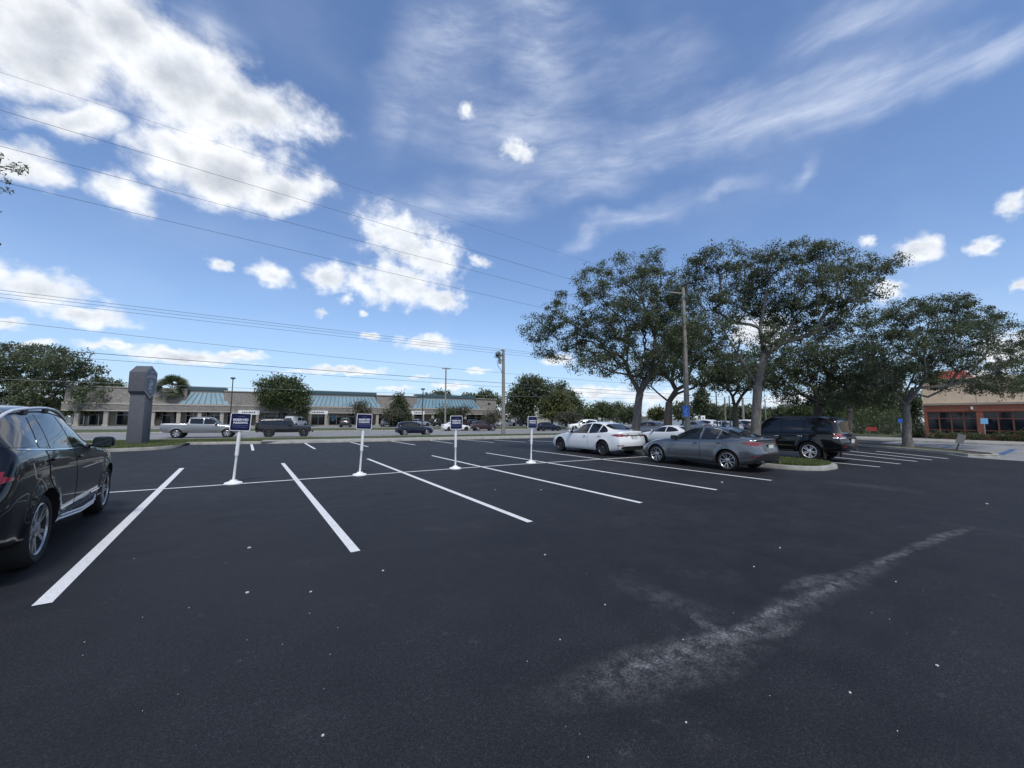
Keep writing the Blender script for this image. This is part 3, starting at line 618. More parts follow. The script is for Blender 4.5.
def near_suv():
    sp = SP['suv']; root = thing('sport_utility_car', 'glossy black sport utility car with silver roof rails left of the first sign', 'car')
    c = Car(sp, 'p_black', root, 1, 1.3); R = sp['R']; ra = sp['fo']+sp['wb']
    fw = [(1.66, 1.145, 1.17), (1.80, 1.145, 1.27), (1.98, 1.15, 1.40), (2.25, 1.155, 1.525), (2.64, 1.17, 1.585)]
    rw_ = [(2.73, 1.105, 1.59), (3.1, 1.12, 1.60), (3.28, 1.13, 1.595), (3.46, 1.14, 1.44)]; tri = [(3.34, 1.145, 1.59), (3.48, 1.15, 1.57), (3.55, 1.153, 1.555), (3.80, 1.17, 1.19)]
    rw_ = [(2.73, 1.175, 1.59), (3.1, 1.19, 1.60), (3.30, 1.20, 1.595), (3.47, 1.212, 1.23)]
    qt = [(3.88, 1.26, 1.30), (3.98, 1.26, 1.535), (4.25, 1.27, 1.51), (4.40, 1.28, 1.44), (4.48, 1.285, 1.34)]
    for sg in (1, -1):
        for w in (fw, rw_, [(3.36, 1.52, 1.59), (3.48, 1.26, 1.575), (3.54, 1.222, 1.565), (3.78, 1.24, 1.27)]): c.part('side_window', [(w, 'side', .004, dict(side=sg))], 'glass')
        c.part('rear_quarter_window', [(qt, 'side', .004, dict(side=sg))], 'glass')
        c.part('window_trim', [([(1.55, 1.126, 1.137), (2.6, 1.152, 1.163), (3.5, 1.195, 1.206), (4.5, 1.263, 1.274)], 'side', .006, dict(side=sg, nr=2))], 'chrome')
        c.part('tail_light', [([(4.42, .985, .995), (4.55, .965, 1.025), (4.72, .93, 1.065)], 'side', .007, dict(side=sg)), ([(sg*.45, .96, 1.0), (sg*.7, .93, 1.06), (sg*.86, .93, 1.065)], 'rear', .007, {})], 'red')
        c.part('headlight', [([(sg*.5, .74, .82), (sg*.75, .76, .88)], 'front', .006, {}), ([(.16, .78, .9), (.55, .9, .96)], 'side', .006, dict(side=sg))], 'clear')
        c.part('sill_trim', [([(1.42, .295, .40), (3.25, .295, .40)], 'side', .008, dict(side=sg))], 'trim')
        c.part('side_moulding', [([(1.42, .455, .475), (3.22, .475, .495)], 'side', .012, dict(side=sg, nr=2))], 'chrome')
        mb = MB(); x0, x1 = c.X(1.42), c.X(3.22)
        for i in range(12):
            xa, xb = x0+(x1-x0)*i/12, x0+(x1-x0)*(i+1)/12; P = []
            for z, y0, y1 in ((.335, .80, 1.015), (.375, .80, 1.03)):
                for x in (xa, xb):
                    pass
                e0 = .10*max(0, 1-i*3/12)+.10*max(0, (i+1-9)/3); e1 = .10*max(0, 1-(i+1)*3/12)+.10*max(0, (i+2-9)/3)*(i < 11)+(.10 if i == 11 else 0)
                P += [(xa, sg*y0, z), (xb, sg*y0, z), (xb, sg*(y1-e1), z), (xa, sg*(y1-e0), z)]
            mb.hexa(P, 'trim')
            mb.tube([P[3], P[2]], .016, 'rimbright', 6); mb.tube([P[7], P[6]], .012, 'rimbright', 6)
            for k in range(3): mb.box(((xa+xb)/2, sg*(.86+.04*k), .378), (.08, .018, .008), 'rim')
        mb.build('running_board', root)
        mb = MB(); pts = []
        for i in range(15):
            t = i/14; xf = 2.05+2.25*t; zz = float(cv(sp['top'], xf)); p, n = c.cast((c.X(xf), sg*.66, 4), (0, 0, -1)); pts.append((c.X(xf), sg*.67, p.z+.042*min(1, 6*t, 6*(1-t))+.0))
        mb.tube(pts, .017, 'rimbright', 10)
        for t in (5, 9): mb.box((pts[t][0], sg*.67, pts[t][2]-.03), (.12, .03, .06), 'trim')
        mb.build('roof_rail', root, smooth=50)
    dr = [(1.50, .43, 1.095), (1.9, .43, 1.115), (2.66, .43, 1.14)]
    dr2 = [(2.69, .43, 1.143), (3.1, .43, 1.16), (3.36, arch(3.36, ra, R, .43), 1.175), (3.5, arch(3.5, ra, R, .43), 1.183), (3.66, arch(3.66, ra, R, .43), 1.19)]
    doors(c, [(dr, 2.50, 1.045), (dr2, 3.52, 1.095)])
    c.part('rear_window', [([(-.66, 1.26, 1.48), (-.5, 1.23, 1.52), (0, 1.22, 1.54), (.5, 1.23, 1.52), (.66, 1.26, 1.48)], 'rear', .004, dict(nc=6))], 'glass')
    c.part('windscreen', [([(-.68, 1.55, 2.0), (-.4, 1.42, 2.10), (0, 1.37, 2.14), (.4, 1.42, 2.10), (.68, 1.55, 2.0)], 'top', .004, dict(nc=6))], 'glass')
    c.part('bumper', [([(-.85, .40, .60), (.85, .40, .60)], 'rear', .01, dict(nc=16))], 'trim'); c.part('grille', [([(-.42, .55, .82), (.42, .55, .82)], 'front', .006, {})], 'trim')
    c.mirror(1.76, 1.16, mat='p_black', size=(.085, .12, .085)); c.plate(.82)
    root.location = (-3.13, 8.14, 0); root.rotation_euler = (0, 0, math.pi/2+rad(3.7)); root.scale = (1.06,)*3
    return root
near_suv()

def near_sedan():
    sp = SP['sedan']; root = thing('sedan_car', 'white sedan with dark alloy wheels parked beyond the white cross line', 'car')
    c = Car(sp, 'p_white', root, 1, 1.2); R = sp['R']; ra = sp['fo']+sp['wb']
    fw = [(1.66, .945, .975), (1.95, .945, 1.15), (2.25, .95, 1.30), (2.5, .955, 1.365), (2.86, .965, 1.395)]
    rw_ = [(2.93, .967, 1.398), (3.3, .98, 1.385), (3.48, .985, 1.355), (3.52, .99, 1.34)]; q = [(3.57, .992, 1.325), (3.75, 1.0, 1.25), (3.98, 1.03, 1.11), (4.04, 1.05, 1.075)]
    for sg in (1, -1):
        c.part('side_window', [(fw, 'side', .004, dict(side=sg))], 'glass'); c.part('side_window', [(rw_, 'side', .004, dict(side=sg))], 'glass'); c.part('rear_quarter_window', [(q, 'side', .004, dict(side=sg))], 'glass')
        c.part('window_trim', [([(1.6, .93, .938), (2.9, .952, .96), (4.05, 1.035, 1.043)], 'side', .006, dict(side=sg, nr=2))], 'trim')
        c.part('tail_light', [([(4.30, .90, .915), (4.5, .875, .955), (4.78, .85, .97)], 'side', .007, dict(side=sg)), ([(sg*.50, .885, .935), (sg*.65, .86, .955), (sg*.84, .85, .97)], 'rear', .007, {})], 'red')
        c.part('headlight', [([(.10, .60, .66), (.5, .70, .76)], 'side', .006, dict(side=sg)), ([(sg*.5, .58, .65), (sg*.72, .58, .68)], 'front', .006, {})], 'clear')
        c.part('fog_reflector', [([(4.62, .46, .50), (4.80, .46, .50)], 'side', .006, dict(side=sg))], 'red')
    d1 = [(1.55, .30, .915), (2.2, .29, .93), (2.88, .29, .945)]; d2 = [(2.91, .29, .945), (3.2, .30, .955)]+[(x, arch(x, ra, R, .30), .955+.1*(x-3.2)) for x in (3.45, 3.6, 3.72)]
    doors(c, [(d1, 2.70, .83), (d2, 3.62, .86)])
    c.part('windscreen', [([(-.62, 1.66, 2.2), (-.4, 1.54, 2.3), (0, 1.5, 2.36), (.4, 1.54, 2.3), (.62, 1.66, 2.2)], 'top', .004, {})], 'glass')
    c.part('rear_window', [([(-.56, 3.72, 4.22), (-.3, 3.68, 4.32), (0, 3.67, 4.36), (.3, 3.68, 4.32), (.56, 3.72, 4.22)], 'top', .004, dict(nc=6))], 'glass')
    c.part('boot_trim', [([(-.5, .885, .925), (.5, .885, .925)], 'rear', .01, dict(nc=12))], 'trim')
    c.part('bumper', [([(-.74, .335, .42), (-.5, .30, .46), (.5, .30, .46), (.74, .335, .42)], 'rear', .008, dict(nc=10))], 'trim')
    mb = MB(); mb.sup((c.X(3.5), 0, 1.455), (.09, .02, .055), 'p_white', .8, 14, 8); mb.build('roof_antenna', root, smooth=50)
    c.mirror(1.78, .965, mat='p_white', size=(.085, .10, .075)); c.plate(.80); place(root, sp, 13.2, 12.8, -1); root.scale = (1.035,)*3
near_sedan()

def near_compact():
    sp = SP['compact']; root = thing('sedan_car', 'grey metallic sedan with black rear pillar and bright spoked wheels beside the kerbed grass island', 'car')
    c = Car(sp, 'p_grey', root, 1, 1.3); R = sp['R']; ra = sp['fo']+sp['wb']
    fw = [(1.60, .965, .99), (1.88, .965, 1.15), (2.15, .97, 1.29), (2.4, .975, 1.345), (2.68, .985, 1.365)]; rw_ = [(2.75, .987, 1.368), (3.05, 1.0, 1.355), (3.3, 1.01, 1.31)]; q = [(3.36, 1.015, 1.295), (3.5, 1.03, 1.235), (3.64, 1.055, 1.165), (3.74, 1.08, 1.11)]
    for sg in (1, -1):
        c.part('pillar_trim', [([(3.36, 1.31, 1.33), (3.6, 1.19, 1.24), (3.78, 1.09, 1.15), (4.0, 1.07, 1.11)], 'side', .005, dict(side=sg))], 'trim')
        c.part('window_trim', [([(2.3, 1.335, 1.352), (2.6, 1.372, 1.385), (3.0, 1.372, 1.385), (3.3, 1.325, 1.34), (3.55, 1.22, 1.235)], 'side', .007, dict(side=sg, nr=2))], 'chrome')
        c.part('side_window', [(fw, 'side', .004, dict(side=sg))], 'glass'); c.part('side_window', [(rw_, 'side', .004, dict(side=sg))], 'glass'); c.part('rear_quarter_window', [(q, 'side', .007, dict(side=sg))], 'glass')
        c.part('tail_light', [([(4.10, .925, .935), (4.25, .885, .955), (4.52, .845, .965)], 'side', .007, dict(side=sg)), ([(sg*.38, .90, .95), (sg*.6, .86, .955), (sg*.82, .845, .965)], 'rear', .007, {})], 'red')
        c.part('headlight', [([(.10, .62, .68), (.5, .73, .78)], 'side', .006, dict(side=sg)), ([(sg*.5, .6, .67), (sg*.72, .6, .7)], 'front', .006, {})], 'clear')
        c.part('sill_trim', [([(1.33, .285, .325), (3.15, .295, .335)], 'side', .014, dict(side=sg, nr=3))], 'rim')
        c.part('fog_reflector', [([(4.36, .50, .535), (4.56, .50, .535)], 'side', .006, dict(side=sg))], 'red')
    d1 = [(1.5, .31, .935), (2.1, .30, .95), (2.70, .30, .965)]; d2 = [(2.73, .30, .965), (3.0, .31, .975)]+[(x, arch(x, ra, R, .31), .98+.1*(x-3.1)) for x in (3.22, 3.36, 3.5)]
    doors(c, [(d1, 2.54, .84), (d2, 3.38, .885)])
    c.part('windscreen', [([(-.60, 1.6, 2.08), (-.4, 1.48, 2.18), (0, 1.44, 2.22), (.4, 1.48, 2.18), (.60, 1.6, 2.08)], 'top', .004, {})], 'glass')
    c.part('rear_window', [([(-.55, 3.56, 4.10), (-.3, 3.50, 4.22), (0, 3.48, 4.26), (.3, 3.50, 4.22), (.55, 3.56, 4.10)], 'top', .004, dict(nc=6))], 'glass')
    c.part('boot_trim', [([(-.42, .70, .90), (-.2, .62, .905), (.2, .62, .905), (.42, .70, .90)], 'rear', .006, dict(nc=8))], 'p_dark')
    c.part('bumper', [([(-.80, .36, .50), (-.5, .31, .60), (.5, .31, .60), (.80, .36, .50)], 'rear', .008, dict(nc=10))], 'trim')
    for sg in (1, -1):
        mb = MB(); mb.tube([(c.X(4.50), sg*.52, .33), (c.X(4.60), sg*.52, .33)], [.045, .05], 'chrome', 14); mb.build('exhaust_tip', root, smooth=40)
    mb = MB(); mb.sup((c.X(3.1), 0, 1.445), (.08, .018, .045), 'trim', .8, 14, 8); mb.build('roof_antenna', root, smooth=50)
    c.mirror(1.72, .985, mat='trim', size=(.08, .10, .07)); c.plate(.80); place(root, sp, 12.95, 7.0, -1)
near_compact()

def near_bigsuv():
    sp = SP['bigsuv']; root = thing('sport_utility_car', 'large black sport utility car with bright wheels parked behind the grass island', 'car')
    c = Car(sp, 'p_black', root, 1, 1.2); R = sp['R']; ra = sp['fo']+sp['wb']
    fw = [(1.66, 1.14, 1.18), (1.85, 1.14, 1.42), (2.05, 1.145, 1.63), (2.3, 1.15, 1.69), (2.72, 1.155, 1.715)]; rw_ = [(2.80, 1.16, 1.72), (3.55, 1.175, 1.725)]; q = [(3.66, 1.18, 1.72), (4.3, 1.195, 1.69), (4.46, 1.2, 1.64), (4.56, 1.21, 1.30)]
    for sg in (1, -1):
        for w, nm in ((fw, 'side_window'), (rw_, 'side_window'), (q, 'rear_quarter_window')): c.part(nm, [(w, 'side', .004, dict(side=sg))], 'glass')
        c.part('window_trim', [([(1.6, 1.118, 1.13), (4.55, 1.175, 1.187)], 'side', .006, dict(side=sg, nr=2))], 'chrome')
        c.part('side_moulding', [([(1.5, .60, .64), (3.2, .60, .64)], 'side', .012, dict(side=sg, nr=2))], 'chrome')
        c.part('tail_light', [([(4.62, 1.02, 1.17), (4.85, 1.01, 1.18)], 'side', .008, dict(side=sg)), ([(sg*.58, 1.03, 1.16), (sg*.9, 1.01, 1.18)], 'rear', .008, {})], 'red')
        c.part('lamp_trim', [([(4.60, .975, 1.008), (4.88, .96, 1.0)], 'side', .009, dict(side=sg, nr=2)), ([(sg*.3, .97, 1.0), (sg*.92, .96, 1.0)], 'rear', .009, dict(nr=2))], 'chrome')
        c.part('headlight', [([(sg*.5, .85, .98), (sg*.82, .86, 1.0)], 'front', .006, {})], 'clear')
        mb = MB(); pts = []
        for i in range(13):
            t = i/12; xf = 2.1+2.3*t; p, n = c.cast((c.X(xf), sg*.70, 4), (0, 0, -1)); pts.append((c.X(xf), sg*.70, p.z+.05*min(1, 6*t, 6*(1-t))))
        mb.tube(pts, .02, 'trim', 8); mb.build('roof_rail', root, smooth=50)
        mb = MB(); mb.box((c.X(ra+R+.10), sg*.86, .30), (.03, .24, .34), 'trim'); mb.build('mud_flap', root)
        mb = MB(); mb.box((c.X(2.35), sg*.93, .40), (1.75, .22, .05), 'trim'); mb.build('running_board', root, bevel=.012)
    d1 = [(1.52, .52, 1.09), (2.75, .52, 1.13)]; d2 = [(2.78, .52, 1.13), (3.2, .52, 1.14)]+[(x, arch(x, ra, R, .52), 1.145) for x in (3.4, 3.5, 3.6)]
    doors(c, [(d1, 2.58, 1.0), (d2, 3.46, 1.02)], hmat='chrome')
    c.part('windscreen', [([(-.72, 1.5, 2.0), (0, 1.44, 2.06), (.72, 1.5, 2.0)], 'top', .004, {})], 'glass')
    c.part('rear_window', [([(-.66, 1.24, 1.66), (0, 1.2, 1.68), (.66, 1.24, 1.66)], 'rear', .004, dict(nc=8))], 'glass')
    c.part('bumper', [([(-.9, .50, .70), (.9, .50, .70)], 'rear', .012, dict(nc=16))], 'p_black'); c.part('fog_reflector', [([(s_*.62, .62, .66), (s_*.8, .62, .66)], 'rear', .016, {}) for s_ in (1, -1)], 'red', split=True)
    c.part('roof_spoiler', [([(-.6, 4.4, 4.64), (.6, 4.4, 4.64)], 'top', .02, {})], 'p_black')
    c.mirror(1.74, 1.17, mat='p_black', size=(.09, .12, .11)); c.plate(.86); place(root, sp, 18.95, 6.85, -1); root.scale = (.985,)*3
near_bigsuv()

# ------------------------------------------------------------------ setting: ground, lot, street
def sheet(name, poly, z, mat, kind='structure', parent=None):
    mb = MB(); mb.add([(p[0], p[1], z if len(p) < 3 else z+p[2]) for p in poly], [tuple(range(len(poly)))], mat); o = mb.build(name, parent)
    if o.data.polygons[0].normal.z < 0: o.data.flip_normals()
    return tag(o, kind=kind)
def kerb(name, poly, w=.16, z0=-.05, z1=.15, closed=False, mat='conc', left=True):
    """a concrete kerb along poly, its body on the left of the line"""
    P = [Vector((p[0], p[1])) for p in poly]; n = len(P); mb = MB(); prof = [(0, z0), (0.012, z1-.03), (.035, z1), (w, z1), (w, z0)]; rows = []
    for i in range(n):
        a = P[(i-1) % n] if (closed or i > 0) else P[i]; b_ = P[(i+1) % n] if (closed or i < n-1) else P[i]
        d = (b_-a).normalized(); nn = Vector((-d.y, d.x))*(1 if left else -1); d1 = (P[i]-a); k = 1.
        if d1.length > 1e-6 and i not in (0, n-1): k = 1/max(.6, abs(Vector((-d1.y, d1.x)).normalized().dot(nn)))
        rows.append([(P[i].x+nn.x*o*k, P[i].y+nn.y*o*k, z) for o, z in prof])
    m = len(prof); vs = [v for r in rows for v in r]; fs = []
    for i in range(n if closed else n-1):
        j = (i+1) % n
        for k in range(m-1): fs.append((i*m+k, j*m+k, j*m+k+1, i*m+k+1))
    if not closed: fs += [tuple(range(m)), tuple(range((n-1)*m+m-1, (n-1)*m-1, -1))]
    mb.add(vs, fs, mat); return tag(mb.build(name, smooth=40), kind='structure')
def strips(name, quads, mat, z):
    mb = MB()
    for q in quads: mb.add([(p[0], p[1], z) for p in q], [(0, 1, 2, 3)], mat)
    o = mb.build(name)
    for p in o.data.polygons:
        if p.normal.z < 0: p.flip()
    return tag(o, kind='structure')
def line(a, b_, w):
    a, b_ = Vector(a[:2]), Vector(b_[:2]); d = (b_-a).normalized(); n = Vector((-d.y, d.x))*w/2
    return [a-n, b_-n, b_+n, a+n]

sheet('ground', [(-700, -700), (900, -700), (900, 900), (-700, 900)], -.9, 'ground')
# parking lot, reaching the kerb of the street verge
KQ = 28.35
KF = [tuple(RF(-75, 24.2)[:2])]+[tuple(gnd(*p)[:2]) for p in ((98, 452.6), (150, 450.4), (173, 448.6), (186, 444.8))]+[tuple(RF(-.9, KQ-.0)[:2]), tuple(RF(70, KQ)[:2]), tuple(RF(130, KQ)[:2])]
lot = sheet('parking_lot', [(-70, -45), (140, -45)]+[tuple(RF(130, KQ+.1)[:2]), tuple(RF(-.9, KQ+.1)[:2])]+KF[4:0:-1]+[tuple(RF(-75, 24.3)[:2])], 0., 'asphalt')
# verge: kerb, walk on the right, grass down to the street
kerb('verge_kerb', KF, .20, -.05, .15)
mb = MB(); vs = []
for p in KF: 
    pv = Vector((p[0], p[1], 0)); t = pv.dot(Vector(rv)); q = pv.dot(Vector(nv)); vs += [tuple(RF(t, q+.15, .138)), tuple(RF(t, 31.2, .12)), tuple(RF(t, 37.5, -.06)), tuple(RF(t, 44.55, -.33))]
mb.add(vs, [(i*4+k, (i+1)*4+k, (i+1)*4+k+1, i*4+k+1) for i in range(len(KF)-1) for k in range(3)], 'lawn'); tag(mb.build('verge', smooth=60), kind='structure')
sheet('sidewalk', [RF(-2.6, 28.5, .146), RF(130, 28.5, .146), RF(130, 30.5, .136), RF(-2.6, 30.5, .136)], 0, 'conc')
kerb('street_kerb', [RF(140, 44.75)[:2], RF(-140, 44.75)[:2]], .2, ROADZ-.05, ROADZ+.12, left=False)
sheet('street', [RF(-140, 44.6), RF(140, 44.6), RF(140, 63.7), RF(-140, 63.7)], ROADZ, 'road')
q_ = []
for qq in (48.5, 52.1, 56.2, 59.8):
    for k in range(-11, 12): q_.append([RF(k*12.+a, qq+b_)[:2] for a, b_ in ((0, -.06), (3, -.06), (3, .06), (0, .06))])
strips('lane_marking', q_, 'paintold', ROADZ+.004)
kerb('far_street_kerb', [RF(-140, 63.6)[:2], RF(140, 63.6)[:2]], .2, ROADZ-.05, ROADZ+.12)
mb = MB(); mb.add([RF(-140, 63.7, -.34), RF(140, 63.7, -.34), RF(140, 67.6, -.06), RF(-140, 67.6, -.06)], [(0, 1, 2, 3)], 'lawn'); tag(mb.build('street_lawn'), kind='structure')
sheet('plaza_lot', [RF(-140, 67.5), RF(140, 67.5), RF(140, 130), RF(-140, 130)], PLZ, 'palec')
# painted lines of the stalls
U0 = -1.69; q_ = []
for i in range(6):
    q_.append(line((U0+2.74*i, 5.28), (U0+2.74*i-.02, 16.55), .115))
q_[0] = line((-1.545, 5.33), (-2.02, 16.55), .125); q_[1] = line((1.105, 5.3), (.80, 16.5), .115)
for (x0, y0), (x1, y1) in (((251.5, 444), (253, 450.5)), ((304, 442.3), (315, 449)), ((350, 441.7), (368, 446.7)), ((391, 440.8), (415, 445)), ((429, 440), (453, 443.5)), ((463, 439.4), (494, 442.6)), ((493.7, 439.7), (526.5, 442.3)), ((528, 440.2), (556, 441.9))):
    q_.append(line(gnd(x0, y0+.3), gnd(x1, y1), .12))
for (x0, y0), (x1, y1) in (((837, 463), (880, 467)), ((848, 458.6), (900.5, 464)), ((854, 454.8), (917, 461.5)), ((855, 451.6), (932, 460)), ((890, 452.6), (948, 458.7))):
    q_.append(line(gnd(x0-14, y0-1.4), gnd(x1, y1), .12))
for u in (14.75,): q_.append(line((u-.2, 12.0), (u-.2, 16.4), .11))
strips('parking_line', q_, 'paint', .004)
strips('cross_line', [line((-8.2, 12.35), (-1.0, 12.03), .10), line((-1.0, 12.03), (7.5, 11.93), .10), line((7.5, 11.93), (15.0, 11.42), .10)], 'paint', .008)
# grassed island at the end of the row
def rounded(x0, x1, y0, y1, r, n=7):
    P = []
    for cx, cy, a0 in ((x1-r, y0+r, -90), (x1-r, y1-r, 0), (x0+r, y1-r, 90), (x0+r, y0+r, 180)):
        for k in range(n): a = rad(a0+90*k/(n-1)); P.append((cx+r*math.cos(a), cy+r*math.sin(a)))
    return P
ISL = rounded(15.05, 17.85, 5.3, 16.9, 1.1)
kerb('island_kerb', ISL, .17, -.03, .14, True, 'conc', True)
sheet('island_soil', [(16.45+(p[0]-16.45)*.9, 11.1+(p[1]-11.1)*.975) for p in ISL], .135, 'lawn')
# strip with the right-hand oak and the pale bays beyond it
def gz(px, py): return gnd(px, py)
C_ = [gz(800, 440.6)[:2], gz(857, 446)[:2], gz(913, 451)[:2], gz(955, 455)[:2], gz(968, 456.8)[:2]]
dC = Vector(C_[3])-Vector(C_[2]); dC.normalize(); nC = Vector((dC.y*-1, dC.x))
if nC.dot(Vector((1, 1))) < 0: nC = -nC
e1 = Vector(C_[4]); STR = [tuple(p) for p in C_]+[tuple(e1+dC*.25+nC*.5), tuple(e1+dC*.1+nC*1.2)]+[tuple(Vector(p)+nC*w_) for p, w_ in ((C_[3], 1.7), (C_[2], 2.2), (C_[1], 2.4), (C_[0], 2.6))]
kerb('strip_kerb', STR, .17, -.03, .14, True, 'conc', True)
cx_ = sum(p[0] for p in STR)/len(STR); cy_ = sum(p[1] for p in STR)/len(STR)
sheet('strip_soil', STR, .1, 'soil'); sheet('strip_lawn', [tuple(Vector(p)+nC*.14) for p in C_[1:4]]+[tuple(Vector(p)+nC*w_) for p, w_ in ((C_[3], .8), (C_[2], 1.1), (C_[1], 1.1))], .132, 'lawn')
sheet('pale_bays', [gz(969, 457.5)[:2], gz(1022, 461.2)[:2], (26.5, -12), (42.6, -12), (42.6, 9.5), (36.5, 9.5)], .004, 'palec')
q_ = [line(gnd(932.8, 449.6), gnd(952, 445.9), .22), line(gnd(1000, 455.0), gnd(1014, 449.2), .26), line(gnd(914, 447.0), gnd(926, 445.2), .2)]
strips('accessible_bay_line', q_, 'bluepaint', .008)
kerb('walk_kerb', [(42.6, -30), (42.6, 30)], .18, -.03, .15, left=False); sheet('building_walk', [(42.7, -30), (47.6, -30), (47.6, 30), (42.7, 30)], .146, 'conc')
sheet('planting_bed', [(47.55, -30), (140, -30), (140, 24), (47.55, 24)], .12, 'soil')
sheet('side_lawn', [(47.6, 10), (90, 10), (90, 23), (47.6, 23)], .128, 'lawn')
# grass blades
def blades(name, pts, hgt, mat='grass_blade', wid=.006):
    n = len(pts); pts = np.asarray(pts); a = RNG.uniform(0, 2*np.pi, n); hh = hgt*RNG.uniform(.5, 1.2, n); ln = RNG.normal(0, .45, (n, 2))*hh[:, None]; V = np.zeros((n, 3, 3)); w = wid*RNG.uniform(.7, 1.4, n)
    V[:, 0] = pts; V[:, 1] = pts; V[:, 0, 0] -= np.cos(a)*w; V[:, 0, 1] -= np.sin(a)*w; V[:, 1, 0] += np.cos(a)*w; V[:, 1, 1] += np.sin(a)*w
    V[:, 2] = pts; V[:, 2, :2] += ln; V[:, 2, 2] += hh
    return npmesh(name, V.reshape(-1, 3), np.arange(3*n).reshape(n, 3), [mat])
def inpoly(P, poly):
    x, y = P[:, 0], P[:, 1]; ins = np.zeros(len(P), bool); n = len(poly)
    for i in range(n):
        x1, y1 = poly[i][:2]; x2, y2 = poly[(i+1) % n][:2]; c = ((y1 > y) != (y2 > y)) & (x < (x2-x1)*(y-y1)/(y2-y1+1e-12)+x1); ins ^= c
    return ins
P = np.stack([RNG.uniform(15.1, 17.8, 60000), RNG.uniform(5.4, 12, 60000), np.full(60000, .133)], 1); P = P[inpoly(P, [(16.45+(p[0]-16.45)*.87, 11.1+(p[1]-11.1)*.968) for p in ISL])]
tag(blades('island_grass', P, .10, wid=.011), 'short green grass growing inside the kerbed island by the grey sedan', 'grass', kind='stuff')
P = []
for k in range(26000):
    t = random.uniform(-16, 26)*1.; q = 28.6+abs(random.gauss(0, 2.0)); P.append(tuple(RF(t, q, .13-(0 if q < 31.2 else (q-31.2)*.028))))
P = np.array(P); kf = [tuple(Vector((p[0], p[1]))) for p in KF[:7]]; poly = [tuple(RF(-75, 44)[:2])]+[tuple(Vector(p)+Vector(nv[:2])*.22) for p in KF[:6]]+[tuple(RF(-2.7, 29)[:2]), tuple(RF(-2.7, 30.6)[:2]), tuple(RF(70, 30.6)[:2]), tuple(RF(70, 44)[:2])]
P2 = np.stack([RNG.uniform(-12, -1, 26000), RNG.uniform(25, 33, 26000), np.full(26000, .13)], 1); P = np.concatenate([P, P2]); P = P[inpoly(P, poly)]
tag(blades('verge_grass', P, .09, wid=.014), 'strip of cut grass between the parking lot kerb and the street', 'grass', kind='stuff')
# bits lying on the asphalt
mb = MB(); bits = [(602, 472.5, .05), (541, 490, .045), (722, 482.5, .09), (495, 490, .03), (247, 593, .04), (249, 548, .05), (311, 592, .03), (383, 571, .035), (937, 666, .025), (323, 736, .02), (850, 693, .02), (605, 605, .02), (780, 548, .03), (683, 640, .015), (560, 640, .015), (545, 555, .03), (987, 504, .06), (896, 582, .02), (754, 567, .025), (686, 723, .014)]
bits = [(x, y, r*.55) for x, y, r in bits]
for k in range(45): bits.append((random.uniform(60, 1000), random.uniform(500, 760), random.uniform(.002, .006)))
for x, y, r in bits:
    p = gnd(x, y); a0 = random.uniform(0, 6); pl = [(p[0]+r*random.uniform(.5, 1)*math.cos(a0+k*1.05), p[1]+r*random.uniform(.35, .8)*math.sin(a0+k*1.05)) for k in range(6)]; mb.prism(pl, .001, .004+r*.25, 'bits')
tag(mb.build('litter'), 'pale scraps and small stones scattered over the dark asphalt', 'litter', kind='stuff')

# ------------------------------------------------------------------ vegetation
def leaves_mesh(name, C, size, mat, parent, up=.3):
    """C (n,3) leaf centres"""
    n = len(C); d = RNG.normal(size=(n, 3)); d /= np.linalg.norm(d, axis=1)[:, None]; e = RNG.normal(size=(n, 3)); e[:, 2] *= up; e -= d*(e*d).sum(1)[:, None]; e /= np.linalg.norm(e, axis=1)[:, None]+1e-9
    s = size*RNG.uniform(.6, 1.35, n)[:, None]; V = np.empty((n, 4, 3)); V[:, 0] = C-d*s; V[:, 1] = C+e*s*.45-d*s*.1; V[:, 2] = C+d*s; V[:, 3] = C-e*s*.45-d*s*.1
    return npmesh(name, V.reshape(-1, 3), np.arange(4*n).reshape(n, 4), [mat], parent)
def ellpts(c, r, n, shell=.55):
    d = RNG.normal(size=(n, 3)); d /= np.linalg.norm(d, axis=1)[:, None]; rr = (shell**3+(1-shell**3)*RNG.uniform(size=n))**(1/3); return np.asarray(c)+d*rr[:, None]*np.asarray(r)
